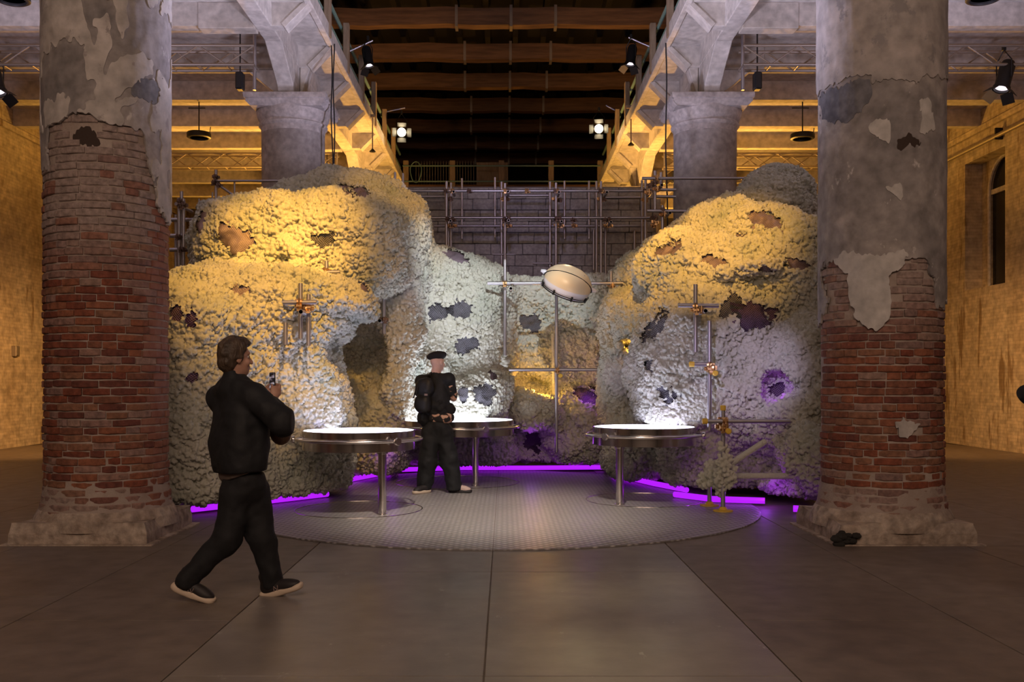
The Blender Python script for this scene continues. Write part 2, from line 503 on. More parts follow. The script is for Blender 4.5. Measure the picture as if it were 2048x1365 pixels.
# ------------------------------------------------------------------ galleries over the aisles
RIBY = [14.36 + 1.875 * k for k in range(-7, 17)]
for sx, side in ((-1, 'left'), (1, 'right')):
    def X(a, b):
        return (min(sx * a, sx * b), max(sx * a, sx * b))
    ce = struct('ceiling_' + side)
    MB().box(*X(2.83, 10.2), 0, 45, ZT, ZT + 0.14).build('ceiling_slab', M_CONC, ce)
    ga = struct('gallery_beam_' + side)
    MB().box(*X(3.40, 3.67), 0, 45, ZB, ZT + 0.02).build('long_beam', M_CONC, ga, bevel=0.015)
    MB().box(*X(2.80, 2.90), 0, 45, ZT - 0.03, ZT + 0.22).build('edge_strip', M_CONC, ga, bevel=0.01)
    rib = jst = None
    for y in RIBY:
        if rib is None:
            mbb = MB().prism([(2.86, ZT + 0.01), (3.42, ZT + 0.01), (3.42, ZB), (3.22, ZB + 0.0)], 'y', -0.10, 0.10)
            mbb.prism([(2.84, ZT - 0.02), (2.90, ZT + 0.03), (3.26, ZB + 0.03), (3.20, ZB - 0.035)], 'y', -0.13, 0.13)
            mbb.v = [(sx * a, b, c) for a, b, c in mbb.v]
            rib = mbb.mesh('rib', bevel=0.006)
            rib.materials.append(M_CONC)
            jb_ = MB().box(*X(3.66, 10.2), -0.11, 0.11, ZB, ZT + 0.01)
            jb_.box(*X(3.66, 4.5), -0.13, 0.13, ZB - 0.04, ZT)
            jst = jb_.mesh('joist', bevel=0.008)
            jst.materials.append(M_JOIST)
        o = bpy.data.objects.new('rib', rib)
        o.parent = ga; o.location = (0, y, 0); COL.objects.link(o)
        o = bpy.data.objects.new('joist', jst)
        o.parent = ce; o.location = (0, y, 0); COL.objects.link(o)
    # stepped brackets carrying the long beam on each column
    for y in ROWY:
        mbb = MB()
        mbb.prism([(y - 0.50, 6.15), (y + 0.50, 6.15), (y + 0.62, 6.30), (y + 1.42, ZB + 0.01), (y - 1.42, ZB + 0.01), (y - 0.62, 6.30)], 'x', *X(3.40, 3.67))
        mbb.build('haunch', M_CONC, ga, bevel=0.012)
        mbb = MB().prism([(3.68, ZB + 0.01), (4.35, ZB + 0.01), (3.68, 6.2)], 'y', y - 0.13, y + 0.13)
        mbb.prism([(3.39, ZB + 0.01), (3.22, ZB + 0.01), (3.39, 6.2)], 'y', y - 0.13, y + 0.13)
        mbb.v = [(sx * a, b, c) for a, b, c in mbb.v]
        mbb.build('bracket', M_CONC, ga, bevel=0.01)

    # railing: timber posts and two green pipes
    ra_ = empty('gallery_railing', (sx * 2.86, 20, ZT + 0.2),
                'timber posts with two green pipes along the %s gallery edge' % ('left' if sx < 0 else 'right'), 'railing')
    MB().tube([(sx * 2.93, 6, 7.93), (sx * 2.93, 27.4, 7.93)], 0.034, 8).build('rail', M_GREEN, ra_, smooth=True)
    MB().tube([(sx * 2.93, 6, 7.55), (sx * 2.93, 27.4, 7.55)], 0.034, 8).build('rail', M_GREEN, ra_, smooth=True)
    for k in range(8):
        y = 12.0 + 1.85 * k
        h = 8.0 + 0.04 * ((k * 7) % 3)
        MB().box(sx * 2.83 - 0.055, sx * 2.83 + 0.055, y - 0.07, y + 0.07, ZT + 0.0, h).build('post', M_POST, ra_, bevel=0.01)

# ------------------------------------------------------------------ roof timbers over the nave
rf = struct('roof')
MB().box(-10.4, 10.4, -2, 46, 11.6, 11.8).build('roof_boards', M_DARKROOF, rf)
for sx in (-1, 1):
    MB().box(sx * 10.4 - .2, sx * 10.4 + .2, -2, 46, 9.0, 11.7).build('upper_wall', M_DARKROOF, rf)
for k in range(9):
    y = 18.6 + 2.5 * k
    zb = CAM[2] + 8.8
    mbb = MB()
    n = 24
    vs = []
    for i in range(n + 1):
        x = -8 + 16 * i / n
        dz = 0.018 * math.sin(i * 1.3 + k) + 0.012 * math.sin(i * 2.9 + 2 * k)
        dy = 0.02 * math.sin(i * 0.8 + k)
        vs += [(x, y - 0.15 + dy, zb + dz), (x, y + 0.15, zb + dz), (x, y + 0.15, zb + 0.42 + dz), (x, y - 0.15 + dy, zb + 0.42 + dz)]
    fs = [(0, 1, 2, 3), (4 * n, 4 * n + 3, 4 * n + 2, 4 * n + 1)]
    for i in range(n):
        for q in range(4):
            a, b = 4 * i + q, 4 * i + (q + 1) % 4
            fs.append((a, b, b + 4, a + 4))
    mbb.add(vs, fs).build('tie_beam', M_WOOD, rf)
    for x in (-1.1 + 0.1 * (k % 2), 0.25, 1.35):
        MB().box(x - 0.035, x + 0.035, y - 0.18, y + 0.18, zb - 0.05, zb + 0.48).build('iron_strap', M_TRUSS, rf)
for k in range(18):
    x = -6.8 + 0.8 * k
    MB().box(x - .07, x + .07, 8, 45, 11.2, 11.6).build('rafter', M_DARKROOF, rf)

# gallery across the far end with posts and pipes
fg = empty('end_gallery', (0, 27.6, ZT), 'timber posts and green rails of the gallery crossing the hall behind the block wall', 'railing')
MB().box(-2.85, 2.85, 27.5, 27.9, ZT - 0.5, ZT).build('deck_edge', M_WOOD, fg)
for px in (812, 905, 1003, 1102, 1200):
    x = at(px, 340, 27.5).x
    MB().box(x - 0.08, x + 0.08, 27.42, 27.58, ZT - 0.1, at(0, 322, 27.5).z).build('post', M_POST, fg, bevel=0.012)
for py in (332, 363):
    z = at(0, py, 27.4).z
    MB().tube([(-2.85, 27.4, z), (2.85, 27.4, z)], 0.022, 6).build('rail', M_GREEN, fg, smooth=True)
a, b = at(953, 325, 28.2), at(1016, 372, 28.2)
MB().box(a.x, b.x, 28.2, 28.25, b.z, a.z).build('board', M_POST, fg)
for i in range(22):
    x = at(832 + i * 5.5, 340, 27.8).x
    MB().tube([(x, 27.8, ZT - 0.1), (x, 27.8, ZT + 0.75)], 0.009, 5).build('rod', M_TRUSS, fg)
c = at(832, 338, 27.36)
MB().tube([(c.x + 0.16 * math.cos(t) * (1 + .1 * math.sin(3 * t)), 27.34 - .02 * t / 6, c.z - .1 + 0.3 * math.sin(t)) for t in [k * 0.35 for k in range(40)]], 0.014, 5).build('cable_coil', M_GREEN, fg, smooth=True)

# ------------------------------------------------------------------ trusses hung in the aisles
tr_n = {(-1, 15.1): 'metal lighting truss between white beams in the left aisle, near the capital',
        (1, 15.1): 'metal lighting truss between white beams in the right aisle, near the capital',
        (-1, 22.2): 'farther lighting truss low over the rocks in the left aisle',
        (1, 22.2): 'farther lighting truss low over the rocks in the right aisle'}
for (sx, y), lab in tr_n.items():
    t = empty('lighting_truss', (sx * 7, y, CAM[2] + 5.14), lab, 'truss', 'trusses hung under the aisle beams')
    z0, z1 = CAM[2] + 4.98, CAM[2] + 5.28
    x0, x1 = 3.85, 10.0
    if y > 20: x0, x1 = 3.3 + .5, 9.9
    for yy in (y - 0.15, y + 0.15):
        for zz in (z0, z1):
            MB().tube([(sx * x0, yy, zz), (sx * x1, yy, zz)], 0.025, 8).build('chord', M_TRUSS, t, smooth=True)
    n = 14
    for i in range(n):
        xa, xb = x0 + (x1 - x0) * i / n, x0 + (x1 - x0) * (i + 1) / n
        q = (z0, z1) if i % 2 else (z1, z0)
        MB().tube([(sx * xa, y - .15, q[0]), (sx * xb, y - .15, q[1])], 0.013, 6).tube([(sx * xa, y + .15, q[1]), (sx * xb, y + .15, q[0])], 0.013, 6).tube([(sx * xa, y - .15, z0), (sx * xa, y + .15, z0)], .013, 6).build('brace', M_TRUSS, t)
    MB().tube([(sx * (x0 + .03), y, CAM[2] + 4.62), (sx * (x0 + .03), y, CAM[2] + 5.5)], 0.028, 8).build('hanger', M_TUBE, t, smooth=True)
    MB().box(*sorted((sx * (x0 + .2), sx * (x0 + .32))), y - .08, y + .08, CAM[2] + 4.62, CAM[2] + 4.9).build('chain_hoist', M_BLACK, t, bevel=.02)
    MB().tube([(sx * (x0 + .26), y, CAM[2] + 4.9), (sx * (x0 + .26), y, CAM[2] + 5.6)], 0.012, 6).build('chain', M_BLACK, t)

# ------------------------------------------------------------------ columns
def capital(parent, cx, cy):
    zt = 6.16
    ab = 0.68
    mb = MB()
    rings = [(ab - .01, zt), (ab, zt - .02), (ab, zt - .09), (ab - .03, zt - .10), (ab - .035, zt - .14), (ab - .09, zt - .20)]
    vs, fs = [], []
    for r, z in rings:
        for k in range(32):
            t = k / 8.0
            s, u = int(t), t - int(t)
            cs = [(-1, -1), (1, -1), (1, 1), (-1, 1)]
            p, q = cs[s % 4], cs[(s + 1) % 4]
            jit = 0.008 * math.sin(k * 2.3 + z * 40)
            vs.append((cx + (r + jit) * (p[0] * (1 - u) + q[0] * u), cy + (r + jit) * (p[1] * (1 - u) + q[1] * u), z))
    n = 32
    fs.append(tuple(range(n)))
    for i in range(len(rings) - 1):
        for k in range(n):
            fs.append((i * n + k, (i + 1) * n + k, (i + 1) * n + (k + 1) % n, i * n + (k + 1) % n))
    fs.append(tuple((len(rings) - 1) * n + k for k in range(n))[::-1])
    mb.add(vs, fs)
    mb.build('abacus', M_STONE, parent, smooth=True, angle=35)
    prof = [(0.50, zt - .56), (.535, zt - .56), (.54, zt - .47), (.565, zt - .45), (.58, zt - .43), (.58, zt - .41), (.555, zt - .395), (.555, zt - .37),
            (.575, zt - .35), (.595, zt - .31), (.61, zt - .26), (.62, zt - .21), (.62, zt - .16), (.45, zt - .16)]
    MB().lathe(prof, (cx, cy, 0), 48).build('echinus', M_STONE, parent, smooth=True)


rear_lab = {}
for sx in (-1, 1):
    for i, y in enumerate(ROWY[1:]):
        c = struct('column', (sx * COLX, y, 0), 'plastered round column with stone capital behind the %s rocks' % ('left' if sx < 0 else 'right') if i == 0 else
                   'far round column down the %s aisle' % ('left' if sx < 0 else 'right'))
        prof = [(RC + .02, 0), (RC + .02, .3)] + [(RC - 0.02 * k / 20 + .004 * math.sin(k * 1.7), .3 + 5.3 * k / 20) for k in range(21)]
        MB().lathe(prof, (sx * COLX, y, 0), 48).build('shaft', M_SHAFT, c, smooth=True)
        capital(c, sx * COLX, y)

# brick material: one node tree, every brick carries its own colour
M_BRICK = mat('brick', (0.3, 0.1, 0.06), 0.85)
b_ = M_BRICK.node_tree.nodes['Principled BSDF']
oi = N(M_BRICK, 'ShaderNodeObjectInfo')
tc = N(M_BRICK, 'ShaderNodeNewGeometry')
nz = N(M_BRICK, 'ShaderNodeTexNoise'); nz.inputs['Scale'].default_value = 22; nz.inputs['Detail'].default_value = 8
L(M_BRICK, tc.outputs['Position'], nz.inputs['Vector'])
mr = N(M_BRICK, 'ShaderNodeMapRange'); mr.inputs['From Min'].default_value = .3; mr.inputs['From Max'].default_value = .7
mr.inputs['To Min'].default_value = .6; mr.inputs['To Max'].default_value = 1.25
L(M_BRICK, nz.outputs['Fac'], mr.inputs['Value'])
mx = N(M_BRICK, 'ShaderNodeMix', data_type='RGBA', blend_type='MULTIPLY'); mx.inputs['Factor'].default_value = 1
L(M_BRICK, oi.outputs['Color'], mx.inputs['A']); L(M_BRICK, mr.outputs['Result'], mx.inputs['B'])
L(M_BRICK, mx.outputs['Result'], b_.inputs['Base Color'])
bp = N(M_BRICK, 'ShaderNodeBump'); bp.inputs['Strength'].default_value = .5; bp.inputs['Distance'].default_value = .01
nz2 = N(M_BRICK, 'ShaderNodeTexNoise'); nz2.inputs['Scale'].default_value = 60
L(M_BRICK, tc.outputs['Position'], nz2.inputs['Vector']); L(M_BRICK, nz2.outputs['Fac'], bp.inputs['Height'])
L(M_BRICK, bp.outputs['Normal'], b_.inputs['Normal'])

BR_IN, BR_OUT, PITCH, BH = 0.49, 0.536, 0.0668, 0.0575


def brick_mesh(width, seed):
    r = random.Random(seed)
    n = 3
    vs, fs = [], []
    ha = width / BR_OUT / 2
    j = [r.uniform(-.004, .004) for _ in range(8)]
    for i in range(n + 1):
        a = -ha + 2 * ha * i / n
        e = 0.004 if i in (0, n) else 0
        out = BR_OUT - e + r.uniform(-.005, .003)
        z0, z1 = -BH / 2 + j[i] * .5 + e * .2, BH / 2 + j[i + 4] * .5 - e * .2
        for rr, zz in ((BR_IN, z0), (out - .006, z0), (out, z0 + .007), (out, z1 - .007), (out - .006, z1), (BR_IN, z1)):
            vs.append((rr * math.sin(a), -rr * math.cos(a), zz))
    for i in range(n):
        for q in range(6):
            fs.append((6 * i + q, 6 * i + (q + 1) % 6, 6 * i + 6 + (q + 1) % 6, 6 * i + 6 + q))
    fs.append((5, 4, 3, 2, 1, 0)); fs.append(tuple(6 * n + q for q in range(6)))
    me = MB().add(vs, fs).mesh('brick')
    me.materials.append(M_BRICK)
    return me


BRW = [0.115, 0.17, 0.225, 0.25]
BRM = [[brick_mesh(w_, 31 * i + s) for s in range(3)] for i, w_ in enumerate(BRW)]


def inpoly(px, py, poly):
    ins = False
    n = len(poly)
    for i in range(n):
        x1, y1 = poly[i]; x2, y2 = poly[(i + 1) % n]
        if (y1 > py) != (y2 > py) and px < (x2 - x1) * (py - y1) / (y2 - y1) + x1:
            ins = not ins
    return ins


def col_px(cx, th, z, r=0.54):
    x, y = cx + r * math.sin(th), ROWY[0] - r * math.cos(th)
    return CX + (x - CAM[0]) / y * F, CY - (z - CAM[2]) / y * F


def plaster_layer(name, parent, cx, rad, m, test, zlo=0.15, zhi=5.6, dz=0.015, nth=250, thick=0.02):
    """curved shell of plaster wherever test(px, py, th, z) holds, with real thickness at its ragged edge"""
    A0 = math.radians(112)
    nz_ = int((zhi - zlo) / dz)
    keep = np.zeros((nth, nz_), bool)
    for i in range(nth):
        th = -A0 + 2 * A0 * (i + .5) / nth
        for k in range(nz_):
            z = zlo + (k + .5) * dz
            px, py = col_px(cx, th, z)
            w1 = mnoise.noise((th * 5, z * 5, 3.1)) * 9 + mnoise.noise((th * 14, z * 14, 1.7)) * 6 + mnoise.noise((th * 38, z * 38, 1.7)) * 5
            w2 = mnoise.noise((th * 5, z * 5, 8.1)) * 9 + mnoise.noise((th * 14, z * 14, 6.7)) * 6 + mnoise.noise((th * 38, z * 38, 6.7)) * 5
            keep[i, k] = test(px + w1, py + w2, th, z)
    prm = {}
    adj = {}
    def G(i, k):
        return prm.setdefault((i, k), [float(i), float(k)])
    for i in range(nth):
        for k in range(nz_):
            if not keep[i, k]: continue
            for di, dk, e in ((-1, 0, ((i, k + 1), (i, k))), (1, 0, ((i + 1, k), (i + 1, k + 1))), (0, -1, ((i, k), (i + 1, k))), (0, 1, ((i + 1, k + 1), (i, k + 1)))):
                a, b = i + di, k + dk
                if 0 <= a < nth and 0 <= b < nz_ and keep[a, b]: continue
                p, q = e
                adj.setdefault(p, []).append(q); adj.setdefault(q, []).append(p)
    for it in range(2):          # round off the ragged edge
        new = {}
        for p, ns in adj.items():
            c0 = G(*p)
            mx_ = [sum(G(*q)[j] for q in ns) / len(ns) for j in (0, 1)]
            new[p] = [c0[j] * .45 + mx_[j] * .55 for j in (0, 1)]
        prm.update(new)
    idx = {}
    vs, fs = [], []
    def V(i, k, inner):
        key = (i, k, inner)
        if key not in idx:
            gi, gk = prm.get((i, k), (i, k))
            th = -A0 + 2 * A0 * gi / nth
            z = zlo + gk * dz
            r = rad + 0.004 * mnoise.noise((th * 9, z * 9, 2)) + 0.008 * mnoise.noise((th * 3, z * 2, 5))
            if inner: r -= thick
            idx[key] = len(vs)
            vs.append((cx + r * math.sin(th), ROWY[0] - r * math.cos(th), z))
        return idx[key]
    for i in range(nth):
        for k in range(nz_):
            if not keep[i, k]: continue
            fs.append((V(i, k, 0), V(i + 1, k, 0), V(i + 1, k + 1, 0), V(i, k + 1, 0)))
            for di, dk, e in ((-1, 0, ((i, k + 1), (i, k))), (1, 0, ((i + 1, k), (i + 1, k + 1))), (0, -1, ((i, k), (i + 1, k))), (0, 1, ((i + 1, k + 1), (i, k + 1)))):
                a, b = i + di, k + dk
                if 0 <= a < nth and 0 <= b < nz_ and keep[a, b]: continue
                p, q = e
                fs.append((V(*p, 0), V(*p, 1), V(*q, 1), V(*q, 0)))
    me = bpy.data.meshes.new(name)
    me.from_pydata(vs, [], fs)
    me.polygons.foreach_set('use_smooth', [True] * len(me.polygons))
    me.set_sharp_from_angle(angle=math.radians(50))
    return link(name, me, m, parent)


PL_L = [(40, -900), (380, -900), (380, 446), (331, 446), (318, 425), (310, 380), (300, 340), (293, 300), (290, 270), (280, 262), (255, 256), (225, 250),
        (200, 241), (180, 232), (160, 221), (145, 222), (135, 236), (115, 243), (98, 255), (92, 290), (96, 340), (40, 342)]
BARE_L = [(262, 172), (290, 158), (318, 163), (316, 190), (306, 205), (285, 200), (262, 190)]
PL_R = [(1560, -900), (1920, -900), (1920, 560), (1880, 620), (1868, 575), (1856, 520), (1822, 512), (1805, 528), (1790, 540), (1781, 553), (1779, 621), (1776, 642), (1755, 659),
        (1745, 664), (1735, 652), (1711, 635), (1704, 614), (1697, 577), (1697, 553), (1687, 540), (1668, 522), (1648, 524), (1643, 560), (1655, 610), (1634, 655), (1560, 655)]
TOP_R = [(1560, -900), (1920, -900), (1920, 165), (1850, 150), (1832, 165), (1800, 158), (1772, 162), (1745, 166), (1738, 150), (1700, 158), (1680, 165), (1655, 175), (1640, 188), (1560, 190)]
PALE_R = [[(1736, 255), (1752, 236), (1772, 236), (1784, 262), (1780, 290), (1760, 285)], [(1690, 500), (1745, 512), (1790, 500), (1815, 510), (1800, 540), (1782, 556), (1779, 621), (1776, 642), (1755, 659), (1745, 664), (1735, 652),
          (1711, 635), (1704, 614), (1697, 577), (1697, 553), (1668, 520)], [(1775, 375), (1800, 365), (1812, 395), (1795, 400)], [(1836, 200), (1862, 200), (1860, 260), (1840, 270)]]
DARK_R = [(1642, 195), (1660, 178), (1700, 166), (1738, 156), (1748, 185), (1730, 215), (1700, 240), (1665, 250), (1645, 230)]
M_SKIM = noise_mat('grey_skim', [(0.3, (0.34, 0.32, 0.31)), (0.5, (0.44, 0.40, 0.385)), (0.65, (0.52, 0.465, 0.44)), (.8, (.40, .36, .35))], 1.6, detail2=(8, .3), bump=.3, bscale=16, fleck=((.30, .28, .28), 4, .58, (1, 1, .8)))
PATCH_R = [(1793, 845), (1810, 830), (1822, 836), (1837, 850), (1830, 866), (1812, 880), (1797, 872)]

M_RECESS = mat('recess_shade', (.05, .032, .024), .9)  # dark colour standing for the shade inside broken recesses
HOLLOW_L = [(148, 264), (168, 255), (196, 266), (200, 288), (172, 293), (150, 284)]
NOTCH_R = [(1792, 296), (1800, 282), (1816, 274), (1834, 280), (1838, 290), (1822, 291), (1808, 300)]
HOLE_L = [(140, 250), (205, 250), (205, 295), (140, 297)]


def front_column(sx, label):
    cx, cy = sx * COLX, ROWY[0]
    side = 'left' if sx < 0 else 'right'
    c = struct('column', (cx, cy, 0), label)
    prof = [(0.60, 0.16), (0.555, 0.30), (0.524, 0.5)] + [(0.518, 0.5 + 5.2 * k / 10) for k in range(1, 11)]
    MB().lathe(prof, (cx, cy, 0), 64).build('mortar_core', M_MORTAR, c, smooth=True)
    capital(c, cx, cy)
    # bricks laid in courses round the front of the shaft
    r = random.Random(5 + sx)
    pl = PL_L if sx < 0 else PL_R
    cand = []
    z = 0.20
    course = 0
    while z < (3.85 if sx < 0 else 2.75):
        a = -math.radians(105) + r.uniform(0, .25)
        zz = z + PITCH / 2
        while a < math.radians(105):
            wi = r.choice([0, 2, 2, 2, 3, 1, 2, 0, 3])
            w_ = BRW[wi]
            ang = (w_ + 0.009) / BR_OUT
            mid = a + ang / 2
            a += ang
            px, py = col_px(cx, mid, zz)
            if inpoly(px, py - 6, pl) and inpoly(px, py + 6, pl): continue
            if sx < 0 and inpoly(px, py, HOLE_L): continue
            if sx > 0 and inpoly(px, py, PATCH_R): continue
            cand.append((abs(mid), mid, zz + r.uniform(-.004, .004), wi, px, py))
        z += PITCH * r.uniform(.97, 1.03)
        course += 1
    cand.sort()
    stuff = MB()
    for n_, (_, mid, zz, wi, px, py) in enumerate(cand):
        me = BRM[wi][r.randrange(3)]
        tilt = r.uniform(-.012, .012)
        outward = r.uniform(-.008, .004)
        flare = 0.05 * max(0, (0.45 - zz) / 0.3)
        scale_r = 1 + (outward + flare) / .52
        if n_ < 292:
            o = bpy.data.objects.new('brick', me)
            o.parent = c
            o.location = (0, 0, zz)
            o.rotation_euler = (0, tilt, mid)
            o.scale = (scale_r, scale_r, r.uniform(.93, 1.08))
            COL.objects.link(o)
            # redder low down, lime-washed higher up
            red = r.choice([(.24, .07, .036), (.20, .055, .03), (.28, .10, .052), (.16, .05, .034), (.22, .085, .05), (.26, .12, .07)])
            lim = 500 if sx < 0 else 640
            wash = max(0.0, min(1.0, (lim + 60 - py) / 120.0)) * (0.9 if sx < 0 else .8)
            if r.random() < .16: wash *= .3
            wash = max(wash, 0.45 * (r.random() < .16))
            if zz < .45: wash = max(wash, r.uniform(0.1, .8))
            g = (.36, .285, .255)
            o.color = (*[a_ * (1 - wash) + b_2 * wash for a_, b_2 in zip(red, g)], 1)
        else:
            M3 = Matrix.Translation((cx, cy, zz)) @ Matrix.Rotation(mid, 4, 'Z') @ Matrix.Diagonal((scale_r, scale_r, 1, 1))
            stuff.add([M3 @ v.co for v in me.vertices], [tuple(p_.vertices) for p_ in me.polygons])
    if stuff.v:
        o = stuff.build('brick_courses', noise_mat('brick_edge', [(0.3, (.20, .065, .04)), (.7, (.32, .15, .10))], 9), c)
        o['kind'] = 'stuff'
    # plaster in layers
    if sx < 0:
        plaster_layer('plaster_coat', c, cx, 0.548, M_PLASTER, lambda px, py, th, z: inpoly(px, py, PL_L))
        plaster_layer('hollow_shade', c, cx, 0.524, M_RECESS, lambda px, py, th, z: inpoly(px, py, HOLLOW_L), zlo=3.3, zhi=4.0, thick=.01)  # dark sheet painting the shade where bricks are missing
        def top(px, py, th, z):
            if not inpoly(px, py, PL_L) or inpoly(px, py, BARE_L): return False
            v = mnoise.noise((th * 1.6 + 2, z * 1.9, 4.2)) + .5 * mnoise.noise((th * 4, z * 4, 9.2)) + .25 * mnoise.noise((th * 9, z * 9, 1.2))
            if px > 318: v += .45
            if 200 < py < 262: v += .4
            return v > 0.1
        plaster_layer('plaster_skim', c, cx, 0.557, M_PLASTER2, top, zlo=2.6)
        plaster_layer('plaster_patch', c, cx, 0.5535, M_BLUE, lambda px, py, th, z: inpoly(px, py, BARE_L), zlo=3.8, zhi=4.4)
    else:
        plaster_layer('plaster_coat', c, cx, 0.548, M_PLASTER, lambda px, py, th, z: inpoly(px, py, PL_R), zlo=1.6)
        plaster_layer('plaster_skim', c, cx, 0.559, M_SKIM, lambda px, py, th, z: inpoly(px, py, TOP_R), zlo=3.8)
        plaster_layer('plaster_patch', c, cx, 0.5535, M_BLUE, lambda px, py, th, z: inpoly(px, py, DARK_R), zlo=3.6, zhi=4.4)
        plaster_layer('plaster_patch', c, cx, 0.556, M_PLASTER3, lambda px, py, th, z: any(inpoly(px, py, q) for q in PALE_R), zlo=1.6, zhi=4.4)
        plaster_layer('notch_shade', c, cx, 0.551, M_RECESS, lambda px, py, th, z: inpoly(px, py, NOTCH_R), zlo=3.2, zhi=4.0, thick=.004)  # black sheet laid on the plaster as the shade of a notch
        plaster_layer('plaster_patch', c, cx, 0.544, M_PLASTER2, lambda px, py, th, z: inpoly(px, py, PATCH_R), zlo=.6, zhi=1.4)
    # worn square plinth
    bm = bmesh.new()
    bmesh.ops.create_cube(bm, size=1)
    bmesh.ops.subdivide_edges(bm, edges=bm.edges[:], cuts=14, use_grid_fill=True)
    bmesh.ops.scale(bm, vec=(1.17, 1.2, .2), verts=bm.verts)
    bmesh.ops.translate(bm, vec=(cx, cy, .09), verts=bm.verts)
    for v in bm.verts:
        d = Vector((v.co.x - cx, v.co.y - cy, 0))
        if d.length < .2: continue
        k = mnoise.noise(v.co * 2.1) * .03 + mnoise.noise(v.co * 6) * .018
        if v.co.z > .1:
            t_ = min(1, (v.co.z - .1) / .08)
            v.co -= d.normalized() * (.02 + abs(k) * 1.2) * t_
            v.co.z -= abs(mnoise.noise(v.co * 3)) * .03 * t_
        v.co += d.normalized() * k * .5
    me = bpy.data.meshes.new('plinth')
    bm.to_mesh(me); bm.free()
    link('plinth', me, M_PLINTH, c)
    # mortar collar at the foot
    MB().lathe([(.62, .1), (.612, .19), (.575, .26), (.515, .30)], (cx, cy, 0), 40).build('mortar_foot', M_PLINTH, c, smooth=True)
    MB().box(cx - .64, cx + .64, cy - .64, cy + .64, -.01, .012).build('plinth_edge', M_PLINTH, c)
    if sx > 0:
        # black lumps standing in for a broken hollow in the plinth
        q = at(1690, 1078, 8.04)
        mb = MB()
        for k in range(9):
            a = k * 2.399
            p0 = Vector((q.x + .09 * math.cos(a) * (k / 9 + .3), q.y + .01, q.z + .05 * math.sin(a) * (k / 9 + .3)))
            s = .03 + .02 * ((k * 5) % 3) / 2
            mb.lathe([(0, -s * .7), (s, -s * .3), (s * 1.1, .0), (s * .7, s * .6), (0, s * .75)], p0, 7)
        mb.build('hollow_lumps', mat('black_lump', (.02, .018, .016), .9), c)
    return c


front_column(-1, 'brick column bare below and plastered above, beside the walking visitor')
front_column(1, 'brick column with a tongue of pale plaster running down its bricks')
